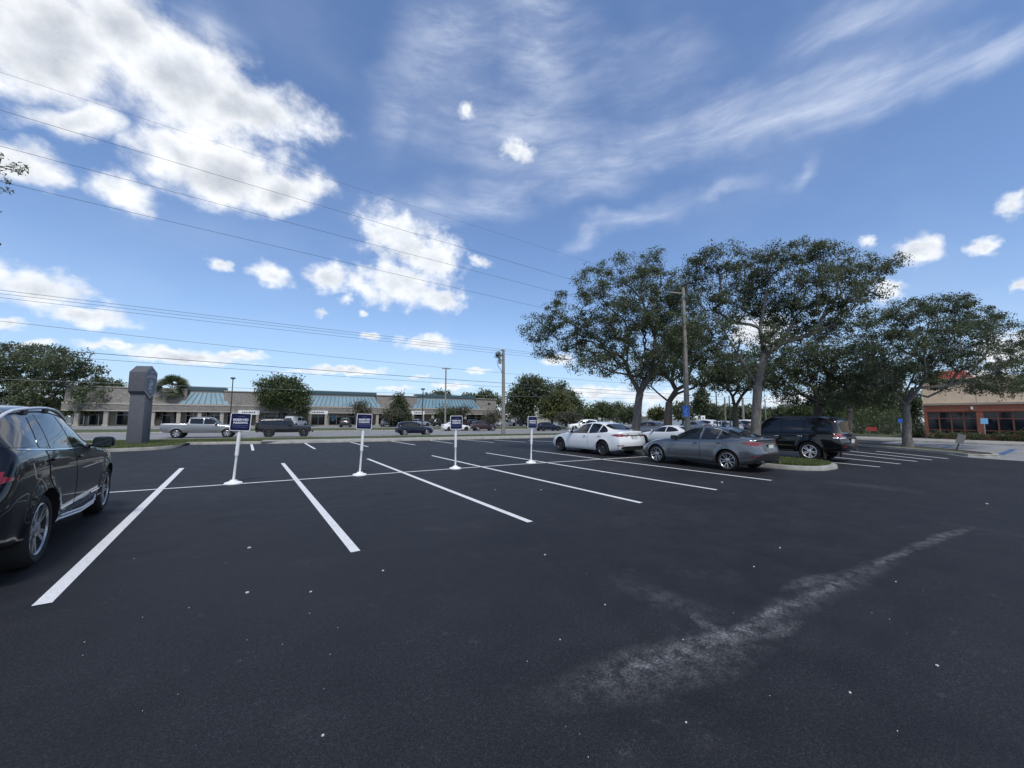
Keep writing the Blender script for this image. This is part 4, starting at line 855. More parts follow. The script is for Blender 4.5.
def tree(name, label, base, fork, lobes, r0, tips, per, leaf, mat='oak_leaf', bmat='bark', group=None, spread=.30, trunk_pts=None, shell=.45, cat='tree', crown_name='crown', mintw=.012, limbs=True, seg=6):
    """base, fork: world points; lobes: (centre, radii, weight). Branches grow from the fork to tip points spread through the lobes."""
    base = np.asarray(base, float); root = thing(name, label, cat, base, 0, group)
    w = np.array([l[2]*l[1][0]*l[1][1]*l[1][2] for l in lobes])**.75; w = w/w.sum(); T = np.concatenate([ellpts(l[0], l[1], max(2, int(round(tips*k))), shell) for l, k in zip(lobes, w)]); T = T-base; fork = np.asarray(fork, float)-base
    tp = [np.zeros(3)]+[np.asarray(p, float)-base for p in (trunk_pts or [])]+[fork]
    # a growing tree of nodes: every tip joins the nearest node that lies closer to the fork
    nodes_ = [fork.copy()]; par = [-1]; LC = [(np.asarray(l[0])-base) for l in lobes]
    order = np.argsort([np.linalg.norm(c-fork) for c in LC]); lobe_nodes = []
    for i in order:
        c = LC[i]; best, bi = 1e9, 0
        for j, q in enumerate(nodes_):
            dd = np.linalg.norm(q-c)+.78*np.linalg.norm(q-fork)
            if dd < best: best, bi = dd, j
        a = nodes_[bi]; L = np.linalg.norm(c-a); k = max(1, int(L/.9)); prev = bi
        for s in range(1, k+1):
            t = s/k; p = a+(c-a)*t+np.array([0, 0, L*math.sin(math.pi*t)*((.10 if c[2] > fork[2]+1 else .02) if bi == 0 else -.03)])+RNG.normal(size=3)*.05*L*(t < 1)
            nodes_.append(p); par.append(prev); prev = len(nodes_)-1
    To = np.argsort(np.linalg.norm(T-fork, axis=1)); tipn = []
    NA = np.zeros((len(nodes_)+2*len(T)+5, 3)); NA[:len(nodes_)] = nodes_; cnt = len(nodes_)
    for i in To:
        t = T[i]; d = np.linalg.norm(NA[:cnt]-t, axis=1)+.25*np.linalg.norm(NA[:cnt]-fork, axis=1); bi = int(np.argmin(d)); a = NA[bi]; L = np.linalg.norm(t-a)
        if L > .7:
            NA[cnt] = a+(t-a)*.5+RNG.normal(size=3)*.09*L+np.array([0, 0, .06*L]); par.append(bi); bi = cnt; cnt += 1
        NA[cnt] = t; par.append(bi); tipn.append(cnt); cnt += 1
    wt = np.zeros(cnt)
    for i in tipn: wt[i] += 1
    for i in range(cnt-1, 0, -1): wt[par[i]] += max(wt[i], .2)
    rad_ = np.maximum(mintw*.6, r0*.80*(wt/wt[0])**.46); kids = [[] for _ in range(cnt)]
    for i in range(1, cnt): kids[par[i]].append(i)
    mb = MB(); tr = [r0*1.5]+[r0*1.05]*(len(tp)-2)+[r0*.9]; fine = []; 
    for k in range(len(tp)-1):
        pass
    dens = []; drr = []
    for k in range(len(tp)-1):
        for s in range(4): t = s/4; dens.append(tp[k]*(1-t)+tp[k+1]*t+RNG.normal(size=3)*r0*.06*(k+s > 0)); drr.append((tr[k]*(1-t)**1.5+tr[k+1]*(1-(1-t)**1.5))*(1+.05*random.uniform(-1, 1)))
    dens.append(tp[-1]); drr.append(tr[-1]); dens[0] = dens[0]-np.array([0, 0, .06]); mb.tube(dens, drr, bmat, 14)
    # chains: follow the thickest child
    stack = [(0, k) for k in kids[0]]
    while stack:
        a, b_ = stack.pop(); ch = [a, b_]
        while kids[ch[-1]]:
            ks = sorted(kids[ch[-1]], key=lambda k: -wt[k]); stack += [(ch[-1], k) for k in ks[1:]]; ch.append(ks[0])
        rr = [float(rad_[k]) for k in ch]; rr[0] = min(rr[0], rr[1]*1.25); rr[-1] *= .6
        if max(rr) < mintw and not limbs: continue
        mb.tube([NA[k] for k in ch], rr, bmat, 8 if max(rr) > .06 else (5 if max(rr) > .02 else 3), cap=False)
    mb.build('trunk', root, smooth=60)
    tips_ = NA[tipn]; C = np.repeat(tips_, per, 0); k = RNG.uniform(.45, 1.4, len(tips_)).repeat(per)[:, None]; o_ = RNG.normal(size=C.shape); o_ /= np.linalg.norm(o_, axis=1)[:, None]; C = C+o_*(RNG.uniform(size=len(C))**.5)[:, None]*np.array([spread, spread, spread*.7])*1.45*k
    keep = RNG.uniform(size=len(C)) < np.clip(RNG.uniform(.12, 1.2, len(tips_)), 0, 1).repeat(per); C = C[keep]
    leaves_mesh(crown_name, C, leaf, mat, root); return root
def plobes(L, fwd, depth, rnd=.5, w=1.):
    """lobes given where they stand against the sky: (px, py, rx, ry) at distance fwd, spread over the crown's depth"""
    out = []; m = fwd/FPX; xs = [l[0] for l in L]; xc = (min(xs)+max(xs))/2; hw = (max(xs)-min(xs))/2+1
    for l in L:
        x, y, rx, ry = l[:4]; e = math.sqrt(max(.05, 1-min(1, ((x-xc)/(hw*1.15)))**2)); dz = l[4] if len(l) > 4 else random.uniform(-1, 1)*depth*e*rnd
        f = fwd+dz; c = at(x, y, f); out.append((c, (rx*m*.95, rx*m*1.0, ry*m*1.0), l[5] if len(l) > 5 else w))
    return out
G_OAK = 'oaks around the parking lot'
# oak behind the white sedan, on the island's far end
f1 = 20.3; b1 = at(634, 449, f1); b1[2] = .13
tree('oak_tree', 'broad dark oak whose trunk rises behind the white sedan', b1, at(640, 393, f1), plobes([(538, 326, 20, 16), (556, 340, 24, 17), (572, 312, 26, 20), (600, 335, 32, 26), (592, 288, 20, 20), (618, 272, 26, 17), (648, 262, 18, 12), (642, 300, 34, 32), (655, 338, 34, 26), (618, 360, 26, 20), (590, 362, 20, 16), (668, 285, 22, 20), (680, 320, 26, 28), (625, 320, 34, 28), (640, 372, 16, 10), (665, 365, 20, 14), (548, 355, 12, 8), (684, 300, 18, 20), (690, 335, 18, 20)], f1, 3.2), .215, 1100, 128, .047, 'oak_leaf', group=G_OAK, trunk_pts=[at(636, 425, f1)], spread=.27)
# oak on the near end of the island
f4 = 15.4; b4 = at(755.5, 459, f4); b4[2] = .13
tree('oak_tree', 'tall airy oak with pale grey trunk growing from the grass island beside the grey sedan', b4, at(757.5, 386, f4), plobes([(700, 272, 20, 16), (718, 258, 22, 14), (746, 272, 26, 22), (772, 262, 24, 18), (800, 254, 22, 12), (826, 252, 20, 12), (852, 262, 22, 14), (878, 268, 18, 10), (893, 262, 12, 6), (706, 300, 20, 18), (738, 305, 26, 24), (772, 300, 28, 24), (806, 288, 28, 24), (838, 286, 26, 22), (866, 290, 20, 14), (702, 326, 16, 14), (726, 334, 20, 14), (790, 325, 28, 20), (822, 320, 28, 20), (850, 316, 20, 16), (770, 340, 20, 12)], f4, 2.6), .17, 1050, 104, .041, 'oak_leaf', group=G_OAK, trunk_pts=[at(756, 425, f4)], spread=.22, shell=.3)
# oak on the strip at the right
f6 = 22.9; b6 = at(907.5, 447, f6); b6[2] = .1
tree('oak_tree', 'spreading oak on the kerbed strip in front of the brick building', b6, at(906, 405, f6), plobes([(872, 345, 20, 16), (884, 322, 22, 16), (906, 312, 22, 12), (932, 306, 26, 10), (958, 308, 24, 10), (982, 322, 24, 14), (1006, 338, 22, 16), (1028, 352, 18, 14), (868, 368, 18, 14), (895, 350, 28, 20), (926, 338, 30, 20), (958, 336, 28, 18), (946, 362, 26, 12), (984, 358, 28, 16), (1012, 370, 22, 12), (915, 372, 24, 12), (1040, 335, 18, 14), (1000, 384, 22, 7), (968, 380, 22, 8), (938, 380, 18, 8), (1024, 385, 14, 6), (880, 384, 16, 9), (944, 386, 14, 5), (985, 389, 16, 5), (1008, 392, 14, 4), (926, 376, 14, 8)], f6, 3.4), .19, 1050, 122, .052, 'oak_leaf_dark', group=G_OAK, trunk_pts=[at(907, 425, f6)], spread=.29, shell=.35)
# darker oaks further back
f2 = 33; b2 = at(667, 436, f2); b2[2] = 0
tree('oak_tree', 'dark oak with many low limbs just left of the concrete pole', b2, at(669, 402, f2), plobes([(652, 372, 16, 12), (668, 358, 24, 18), (692, 350, 26, 20), (716, 362, 24, 18), (700, 376, 22, 12), (680, 340, 22, 18), (730, 376, 16, 10), (640, 384, 10, 7)], f2, 3.4), .30, 620, 76, .085, 'oak_leaf_dark', 'bark_dark', G_OAK, .42)
f3 = 40; b3 = at(736, 432, f3); b3[2] = 0
tree('oak_tree', 'small dark crooked oak between the concrete pole and the tall airy oak', b3, at(735, 408, f3), plobes([(722, 384, 16, 10), (740, 380, 20, 14), (762, 378, 20, 14), (735, 366, 22, 14), (755, 362, 20, 14)], f3, 3.4), .24, 380, 50, .12, 'oak_leaf_dark', 'bark_dark', G_OAK, .5)
f5 = 27; b5 = at(817, 440, f5); b5[2] = 0
tree('oak_tree', 'low dense oak standing directly behind the large black car', b5, at(818, 402, f5), plobes([(776, 376, 22, 16), (800, 360, 26, 18), (828, 350, 28, 20), (852, 362, 24, 18), (872, 380, 18, 14), (790, 388, 18, 9), (845, 386, 24, 10), (818, 372, 28, 14), (772, 355, 18, 14), (800, 400, 18, 7), (838, 402, 20, 7), (868, 398, 16, 8), (784, 396, 12, 8)], f5, 3.0), .25, 760, 76, .07, 'oak_leaf_dark', 'bark_dark', G_OAK, .34)
f7 = 36; b7 = at(848, 436, f7); b7[2] = .12
tree('oak_tree', 'shaded oak behind the lawn, half hidden between two nearer crowns', b7, at(850, 412, f7), plobes([(842, 388, 20, 14), (866, 384, 22, 16), (886, 392, 18, 14), (860, 398, 20, 10), (890, 372, 18, 12), (822, 394, 14, 9)], f7, 3.4), .22, 480, 50, .11, 'oak_leaf_dark', 'bark_dark', G_OAK, .46)
# oak just outside the frame, one branch reaching in
f0 = 11.5; b0 = at(-185, 470, f0); b0[2] = 0
tree('oak_tree', 'tree whose twig ends reach in at the left edge below the big cloud', b0, at(-150, 330, f0), plobes([(-4, 166, 20, 20, 0.2, .6), (-22, 190, 22, 20, -.2, .6), (-60, 150, 40, 34), (-110, 180, 46, 40), (-160, 150, 50, 40), (-200, 210, 46, 40), (-110, 120, 50, 30), (-70, 235, 40, 26), (-12, 238, 9, 4, 0., .5), (-12, 130, 14, 8, 0., .5)], f0, 1.8, .5), .2, 640, 34, .042, 'oak_leaf', group=G_OAK, spread=.14, trunk_pts=[at(-175, 400, f0)], shell=.2)
ring_ = [(b0[0]+1.3*math.cos(2*math.pi*k/20), b0[1]+1.3*math.sin(2*math.pi*k/20)) for k in range(20)]
kerb('tree_bed_kerb', ring_, .16, -.03, .14, True, 'conc', True); sheet('tree_bed_soil', [(b0[0]+(p[0]-b0[0])*.95, b0[1]+(p[1]-b0[1])*.95) for p in ring_], .1, 'soil')
# far side of the street
G_PL = 'trees by the shopping plaza'
def ftree(label, px, fwd, zb, forky, lobes, r0, tips, per, leaf, mat='far_leaf', depth=3., spread=None, name='tree', bmat='bark_dark', group=G_PL, shell=.4):
    b_ = at(px, 430, fwd); b_[2] = zb; s = spread or fwd*.0125
    return tree(name, label, b_, at(px, forky, fwd), plobes(lobes, fwd, depth), r0, tips, per, leaf, mat, bmat, group, s, shell=shell, limbs=False, mintw=.03)
ftree('very large dark tree filling the left edge behind the black car roof', 48, 62, PLZ, 412, [(-20, 372, 24, 20), (10, 362, 26, 18), (38, 358, 24, 14), (66, 364, 22, 16), (88, 376, 16, 14), (20, 390, 34, 20), (56, 392, 32, 20), (90, 396, 18, 12), (0, 405, 30, 14), (50, 408, 34, 10), (-50, 380, 30, 26), (80, 410, 18, 8), (20, 414, 30, 8), (100, 388, 8, 8)], .5, 1300, 50, .22, depth=5., mat='oak_leaf')
ftree('small rounded tree just left of the grey monument sign head', 112, 72, PLZ, 402, [(112, 386, 8, 5), (106, 394, 9, 7), (118, 392, 6, 7), (112, 402, 8, 5)], .15, 150, 40, .24, mat='oak_leaf')
ftree('dense round tree behind the boxy dark off-road car', 281, 69, PLZ, 414, [(266, 387, 9, 8), (280, 383, 9, 7), (292, 385, 9, 7), (301, 392, 8, 8), (268, 398, 10, 7), (284, 396, 13, 9), (298, 402, 10, 7), (303, 410, 6, 5), (276, 404, 10, 4)], .22, 420, 46, .21, depth=2.6)
ftree('dark pointed evergreen tree before the middle blue roof', 401, 74, PLZ, 418, [(400, 396, 3, 4), (400, 402, 5, 4), (399, 408, 8, 5), (400, 415, 10, 5), (401, 421, 10, 4)], .15, 240, 40, .22, mat='oak_leaf_dark', depth=2.)
for k, (lab, px, lobes, mat, fw_) in enumerate((
    ('small pale leafed tree beneath the very large dark tree', 97, [(92, 406, 6, 5), (101, 404, 7, 6), (98, 410, 8, 4)], 'dusty_leaf', 66), ('thin young tree directly behind the grey monument shaft', 156, [(152, 408, 5, 6), (159, 406, 5, 6), (156, 413, 6, 4)], 'dusty_leaf', 66),
    ('small reddish tree above the silver pickup cab', 212, [(208, 407, 5, 4), (216, 406, 5, 4), (212, 411, 6, 3)], 'dusty_leaf', 70), ('thin young tree behind the second white post sign', 362, [(358, 409, 6, 5), (366, 411, 6, 5), (361, 405, 4, 3)], 'dusty_leaf', 72),
    ('young tree left of the dark pointed evergreen', 393, [(388, 413, 6, 5), (396, 412, 6, 5), (392, 418, 7, 3)], 'dusty_leaf', 71), ('small green tree against the slim utility pole', 445, [(440, 413, 6, 6), (449, 411, 6, 6), (445, 418, 7, 4)], 'far_leaf', 74),
    ('little bush-like tree above the third white post sign', 459, [(456, 412, 5, 3), (463, 411, 5, 4)], 'dusty_leaf', 75), ('small dark tree at the right end of the plaza', 493, [(489, 416, 6, 5), (497, 414, 6, 5), (493, 421, 7, 4)], 'dusty_leaf', 76))):
    ftree(lab, px, fw_, PLZ, 420 if lobes[0][1] > 405 else 416, lobes, .07, 70, 34, .18, mat=mat, depth=1.2, name='small_tree', group='small trees in the plaza lot')
ftree('tree crown showing above the plaza roof right of the slim pole', 480, 118, PLZ, 412, [(470, 399, 8, 5), (484, 397, 10, 6), (496, 401, 7, 5), (478, 405, 14, 5)], .3, 200, 40, .42, depth=4)
ftree('low tree crown just showing over the plaza roof left of the slim pole', 438, 120, PLZ, 412, [(432, 398, 7, 4), (444, 396, 8, 4), (440, 403, 12, 5)], .3, 150, 40, .42, depth=4)
ftree('large dark green tree right of the main utility pole', 521, 82, PLZ, 416, [(518, 394, 10, 9), (530, 384, 12, 8), (543, 388, 10, 8), (512, 408, 9, 8), (527, 400, 14, 10), (541, 400, 12, 8), (522, 412, 12, 6)], .3, 480, 48, .26, depth=3.5, mat='oak_leaf')
ftree('yellow-green tree in front of the large dark green one', 552, 76, PLZ, 417, [(548, 404, 8, 7), (558, 399, 9, 8), (562, 409, 10, 7), (548, 412, 10, 5), (556, 414, 9, 5)], .2, 260, 44, .24, mat='olive_leaf')
ftree('rounded tree left of the white sedan roof', 566, 88, PLZ, 417, [(560, 390, 8, 7), (570, 398, 8, 7), (575, 408, 8, 7), (566, 412, 10, 7)], .25, 260, 44, .28, mat='oak_leaf')
ftree('low bushy tree under the yellow-green tree', 570, 70, PLZ, 424, [(563, 419, 6, 4), (571, 417, 7, 4), (577, 420, 6, 3)], .12, 110, 40, .2, mat='dusty_leaf', depth=2.)
G_TL = 'trees along the far skyline'
for k, (lab, px, cy, rx, ry, fw_, mt) in enumerate((
    ('skyline tree above the white sedan bonnet', 586, 414, 11, 9, 125, 'far_leaf'), ('tallest skyline tree over the white sedan roof', 602, 410, 13, 9, 130, 'oak_leaf'), ('skyline tree behind the thin light pole', 617, 412, 12, 9, 128, 'far_leaf'), ('skyline tree left of the broad oak trunk', 629, 415, 9, 8, 120, 'oak_leaf'),
    ('pale little skyline tree right of the broad oak trunk', 657, 414, 6, 5, 100, 'olive_leaf'), ('skyline tree left of the blue pole sign', 683, 411, 8, 9, 95, 'oak_leaf'), ('narrow upright skyline tree right of the concrete pole', 701, 402, 5, 14, 78, 'oak_leaf_dark'), ('skyline tree behind the small white sign', 712, 413, 9, 7, 92, 'oak_leaf'),
    ('skyline tree between the thin dark poles', 726, 413, 10, 7, 96, 'far_leaf'), ('skyline tree behind the crooked oak', 744, 413, 10, 7, 94, 'oak_leaf'), ('skyline tree right of the tall airy oak trunk', 766, 415, 10, 5, 100, 'far_leaf'), ('rightmost low skyline tree above the large black car', 784, 413, 10, 7, 90, 'oak_leaf'))):
    ftree(lab, px, fw_, 0, cy+ry*.7, [(px-rx*.45, cy+ry*.1, rx*.6, ry*.7), (px+rx*.4, cy+ry*.2, rx*.62, ry*.7), (px, cy-ry*.4, rx*.55, ry*.55)], .2, 150, 40, .34 if fw_ > 90 else .26, mat=mt, depth=3, group=G_TL)
for k, (lab, px, fw_, lobes, mt) in enumerate((
    ('background tree filling the gap above the low red panel', 872, 62, [(862, 404, 12, 9), (878, 400, 13, 10), (870, 414, 13, 8), (886, 412, 10, 8)], 'oak_leaf_dark'), ('background tree seen behind the right-hand oak trunk', 900, 66, [(893, 400, 12, 10), (908, 402, 12, 10), (902, 414, 13, 9), (914, 416, 8, 8)], 'oak_leaf_dark'),
    ('background tree above the tail of the large black car', 846, 60, [(836, 408, 11, 7), (850, 406, 12, 8), (846, 416, 13, 7)], 'oak_leaf'), ('background tree over the roof of the large black car', 812, 70, [(800, 412, 11, 6), (816, 410, 12, 7), (826, 414, 10, 6)], 'far_leaf'))):
    ftree(lab, px, fw_, .12, 420, lobes, .2, 260, 44, .22, mat=mt, depth=3, group='trees behind the side lawn')
# palm
def palm(label, px, fwd, zb, ytop, rpx):
    b_ = at(px, 430, fwd); b_[2] = zb; top = at(px, ytop, fwd)-b_; root = thing('palm_tree', label, 'palm', b_); mb = MB(); mb.tube([(0, 0, -.05), top*.5, top], [.34, .3, .28], 'bark', 12); mb.build('trunk', root, smooth=50); V = []; F = []; R_ = rpx*fwd/FPX
    for k in range(64):
        a = RNG.uniform(0, 2*np.pi); el = RNG.uniform(-.9, 1.4); L = R_*RNG.uniform(.8, 1.1); p = top.copy(); d = np.array([math.cos(a)*math.cos(el), math.sin(a)*math.cos(el), math.sin(el)]); side = np.array([-math.sin(a), math.cos(a), 0]); u_ = np.cross(d, side); ro = RNG.uniform(-1.2, 1.2); side = side*math.cos(ro)+u_*math.sin(ro)
        q = p+d*L*.5
        for j in range(13):                                 # a fan of narrow blades
            t = (j-6)/6*1.25; dd = d*math.cos(t)+side*math.sin(t); tip = q+dd*L*.5+np.array([0, 0, -.10*L]); w = np.cross(dd, np.cross(d, side)); w = w/(np.linalg.norm(w)+1e-6)*.075; o = len(V); V += [q-w*.4, q+w*.4, q+dd*L*.28+w, tip, q+dd*L*.28-w]; F += [(o, o+1, o+2, o+4), (o+4, o+2, o+3, o+3)]
        o = len(V); w = side*.03; V += [p-w, p+w, q+w, q-w]; F.append((o, o+1, o+2, o+3))
    me = bpy.data.meshes.new('crown'); me.from_pydata([tuple(v) for v in V], [], [f if f[2] != f[3] else f[:3] for f in F]); me.materials.append(MT['palm_leaf']); o = bpy.data.objects.new('crown', me); COL.objects.link(o); o.parent = root
palm('fan palm with shaggy round crown between the monument sign and the silver pickup', 172.5, 66, PLZ, 389, 17)
# shrubs
G_SH = 'shrubs in the bed by the brick building'
def shrub(label, c, r, n, leaf, mat='shrub_leaf', group=G_SH):
    c = np.asarray(c, float); root = thing('shrub', label, 'shrub', c, 0, group); T = ellpts((0, 0, r[2]*.9), r, n, .5); T[:, 2] = np.abs(T[:, 2]); mb = MB()
    for t in T[::5]: mb.tube([(0, 0, -.02), t*.5+np.array([0, 0, .06]), t], [.018, .012, .006], 'bark_dark', 4, cap=False)
    mb.build('stem', root); C = np.repeat(T, 26, 0)+RNG.normal(size=(n*26, 3))*.12*max(1, r[0]); C = C[C[:, 2] > .02]; leaves_mesh('foliage', C, leaf, mat, root)
for lab, px, fwd, rx, rz, mt in (('leafy yellow-green shrub left of the low red panel', 861, 44, 1.5, 1.3, 'shrub_leaf'), ('tall shrub behind the low red panel', 873, 47, 1.8, 1.6, 'shrub_leaf'), ('dark rounded shrub right of the low red panel', 888, 43, 1.5, 1.3, 'oak_leaf'), ('light shrub behind the left blue bay sign', 898, 46, 1.5, 1.5, 'shrub_leaf'), ('dark shrub at the foot of the brick corner', 914, 36, .9, .7, 'oak_leaf'), ('shrub seen through the gap behind the large black car', 852, 50, 1.6, 1.7, 'shrub_leaf')):
    c = at(px, 430, fwd); c[2] = .12; shrub(lab, c, (rx, rx, rz), 90, .08, mt)
for lab, w, rr in (('low hedge shrub under the left shop window', 8.4, .55), ('low shrub under the middle of the left shop window', 7.2, .5), ('low shrub at the right end of the left shop window', 6.1, .5), ('low shrub right of the brick pier', 4.9, .5), ('bushy shrub under the right shop window', 3.9, .75), ('large shrub at the right edge under the shop window', 2.9, .8)):
    shrub(lab, (49.3, w, .12), (rr*.9, rr*1.2, rr*.55), 46, .06, 'shrub_leaf' if rr > .6 else 'oak_leaf')

# ------------------------------------------------------------------ lettering
def text(name, body, size, loc, rot, mat, parent, bold=.0, extrude=.001):
    cu = bpy.data.curves.new(name, 'FONT'); cu.body = body; cu.size = size; cu.align_x = 'CENTER'; cu.align_y = 'CENTER'; cu.extrude = extrude; cu.offset = bold
    o = bpy.data.objects.new(name, cu); COL.objects.link(o); dg = bpy.context.evaluated_depsgraph_get(); me = bpy.data.meshes.new_from_object(o.evaluated_get(dg)); bpy.data.objects.remove(o)
    me.materials.clear(); me.materials.append(MT[mat]); o = bpy.data.objects.new(name, me); COL.objects.link(o); o.parent = parent; o.location = loc; o.rotation_euler = rot; return o
# ------------------------------------------------------------------ post signs on the cross line
def post_sign(label, u, w, lean, rz=0., top=1.78):
    root = thing('post_sign', label, 'sign', (u, w, 0), rz, 'navy signs on white posts along the cross line'); mb = MB()
    pl = [(.23*math.cos(a), .20*math.sin(a)) for a in [2*math.pi*k/24 for k in range(24)]]
    mb.lathe([(.0, .004), (.195, .004), (.195, .03), (.18, .045), (.09, .07), (.075, .10), (.06, .10), (0, .10)], 'white', 28); mb.build('base', root, smooth=35)
    tilt = bpy.data.objects.new('post', None)
    mb = MB(); top_ = top; sx = math.tan(lean); mb.tube([(0, 0, .06), (sx*.72, 0, .72), (sx*.72, 0, .75)], [.030, .027, .040], 'white', 16); mb.tube([(sx*.70, 0, .70), (sx*.72, 0, .74), (sx*(top_-.3), 0, top_-.3)], [.040, .043, .038], 'white', 16)
    mb.build('post', root, smooth=35)
    cz = top_-.235; px = sx*cz; panel = MB(); Rm = Matrix.Rotation(lean, 3, 'Y')
    hw, hh, r = .218, .225, .035; P = rounded(-hw, hw, -hh, hh, r, 5); vs = [Rm @ Vector((x, y_, z)) for y_ in (-.055, -.035) for x, z in P]; n = len(P); panel.add(vs, [tuple(range(n)), tuple(range(2*n-1, n-1, -1))]+[(i, n+i, n+(i+1) % n, (i+1) % n) for i in range(n)], 'white'); po = panel.build('panel', root, loc=(px, 0, cz))
    f = MB(); P = rounded(-hw+.015, hw-.015, -hh+.015, hh-.015, .025, 5); f.add([Rm @ Vector((x, -.0575, z)) for x, z in P], [tuple(range(n))], 'navy'); fo = f.build('sign_face', po)
    for tx, sz, dz, mt, bd in (('RESERVED', .071, .055, 'signtext', .0022), ('PARKING', .071, -.02, 'signtext', .0022)):
        text('lettering', tx, sz, Rm @ Vector((0, -.0595, dz)), (math.pi/2, 0, 0), mt, po, bd)
    m = MB()
    for dz, x0, x1 in ((.135, -.06, .06), (-.085, -.17, .17), (-.13, -.15, .15)):      # unreadable small print
        x = x0
        while x < x1: w_ = random.uniform(.015, .04); m.add([Rm @ Vector((a, -.0595, dz+b_)) for a, b_ in ((x, -.007), (x+w_, -.007), (x+w_, .007), (x, .007))], [(0, 1, 2, 3)], 'signfaint'); x += w_+.010
    m.build('small_print', po)
for lab, u, w, ln, rz, tp in (('leftmost navy sign on a white post, leaning slightly right', -.46, 12.09, rad(2.6), 0, 1.78), ('second navy sign from the left on a white post', 2.53, 12.0, rad(2.2), 0, 1.79), ('third navy sign from the left on a white post', 5.52, 11.93, rad(-.6), 0, 1.76), ('rightmost navy sign on a white post, nearest the white sedan', 8.66, 12.02, rad(1.2), 0, 1.76)):
    post_sign(lab, u, w, ln, rz, tp)

# ------------------------------------------------------------------ monument sign
def monument():
    c = at(137.3, 446, 21.6); c[2] = .12; root = thing('monument_sign', 'tall dark grey monument sign with a hexagonal head and pale emblem', 'sign', c)
    # e1 looks out of the emblem face, e2 runs along the face; the long flank looks towards -e2
    view = c.copy(); view[2] = 0; view /= np.linalg.norm(view); a = math.atan2(-view[1], -view[0])+rad(50)     # emblem face turned to the right of the line of sight
    root.rotation_euler = (0, 0, a)                          # local +x out of the face, +y to its left seen from outside
    mb = MB(); d, w, H = .41, .27, 2.75
    mb.box((0, .0, H/2-.1), (d*2, w*2, H+.2), 'monu', 0, .965); mb.build('shaft', root, bevel=.012)
    D, Wh, z0, z1, zt, zb = .43, .40, 2.92, 4.0, 4.38, 2.48
    hexp = [(-Wh, z0), (0, zb), (Wh, z0), (Wh, z1), (0, zt), (-Wh, z1)]
    mb = MB(); vs = [(x, y, z) for x in (D, -D) for y, z in hexp]; mb.add(vs, [tuple(range(6)), tuple(range(11, 5, -1))]+[(i, 6+i, 6+(i+1) % 6, (i+1) % 6) for i in range(6)], 'monu'); head = mb.build('head', root, bevel=.012)
    for sg in (1, -1):
        def ring(k0, k1, x0, m, nm):
            zc = (zt+zb)/2; b_ = MB(); P0 = [(y*k0, zc+(z-zc)*k0) for y, z in hexp]; P1 = [(y*k1, zc+(z-zc)*k1) for y, z in hexp]; xs = sg*(D+x0)
            vs = [(xs, y, z) for y, z in P0]+[(xs, y, z) for y, z in P1]; b_.add(vs, [(i, (i+1) % 6, 6+(i+1) % 6, 6+i) for i in range(6)], m); b_.build(nm, head)
        b_ = MB(); zc = (zt+zb)/2; b_.add([(sg*(D+.004), y*.9, zc+(z-zc)*.9) for y, z in hexp], [tuple(range(6))], 'monuface'); b_.build('emblem_face', head); ring(.95, .88, .010, 'monulite', 'emblem_border')
        b_ = MB()                                            # pale arch band and small device, too blurred to read
        for i in range(7):
            t = -1+2*i/6.; y = .27*t; z = zc+.36-.07*t*t; hgt = .15+.05*(1-abs(t)); b_.add([(sg*(D+.014), y-.030, z-hgt/2), (sg*(D+.014), y+.030, z-hgt/2), (sg*(D+.014), y+.030, z+hgt/2), (sg*(D+.014), y-.030, z+hgt/2)], [(0, 1, 2, 3)], 'monulite')
        for y, z, s_, h_ in ((-.05, -.14, .07, .16), (.07, -.05, .07, .14), (0, -.34, .10, .07), (.0, .12, .06, .07), (-.12, -.36, .045, .06), (.0, .60, .10, .05), (0, -.52, .12, .04)): b_.add([(sg*(D+.014), y-s_, zc+z-h_), (sg*(D+.014), y+s_, zc+z-h_*.6), (sg*(D+.014), y+s_*.6, zc+z+h_), (sg*(D+.014), y-s_*.8, zc+z+h_*.7)], [(0, 1, 2, 3)], 'monulite')
        b_.build('emblem', head)
monument()

# ------------------------------------------------------------------ poles, lamps, small signs
def base_at(px, py, fwd, z): b_ = at(px, py, fwd); b_[2] = z; return b_
def height(py, fwd, z): return at(512, py, fwd)[2]-z
zq = -.27; f5_ = 46.; b_ = base_at(503.3, 434, f5_, zq); hP = height(348.3, f5_, zq)+.0
root = thing('utility_pole', 'tall grey utility pole by the street with brackets and leafy tangle at its top', 'utility pole', b_); mb = MB(); mb.tube([(0, 0, -.1), (-.03, 0, hP*.5), (-.08, 0, hP)], [.24, .205, .16], 'pole_conc', 14); mb.build('pole', root, smooth=40)
for k, (dz, L) in enumerate(((.1, .5), (.75, .9), (1.3, .55))):
    mb = MB(); mb.box((-.08-L/2*.9, 0, hP-dz), (L, .09, .09), 'lampdark'); mb.tube([(-.08-L*.85, 0, hP-dz), (-.08-L*.85, 0, hP-dz+.24)], [.06, .05], 'white', 8); mb.build('bracket', root)
mb = MB(); mb.tube([(-.55, 0, hP-1.1), (-.9, .1, hP-1.5), (-.75, .1, hP-2.1), (-.4, 0, hP-2.5), (-.15, 0, hP-3.2)], .028, 'lampdark', 6); mb.lathe([(0, 0), (.17, 0), (.19, .1), (.19, .5), (.1, .6), (0, .6)], 'pole_conc', 14, 'z', (-.55, 0, hP-1.75)); mb.build('transformer', root, smooth=40)
T = ellpts((-.75, 0, hP-.8), (.42, .3, .42), 46, .4); C = np.repeat(T, 10, 0)+RNG.normal(size=(460, 3))*.10; leaves_mesh('vine', C, .075, 'oak_leaf_dark', root)
f44 = 66.; b44 = base_at(445, 430, f44, PLZ); h44 = height(367.5, f44, PLZ)
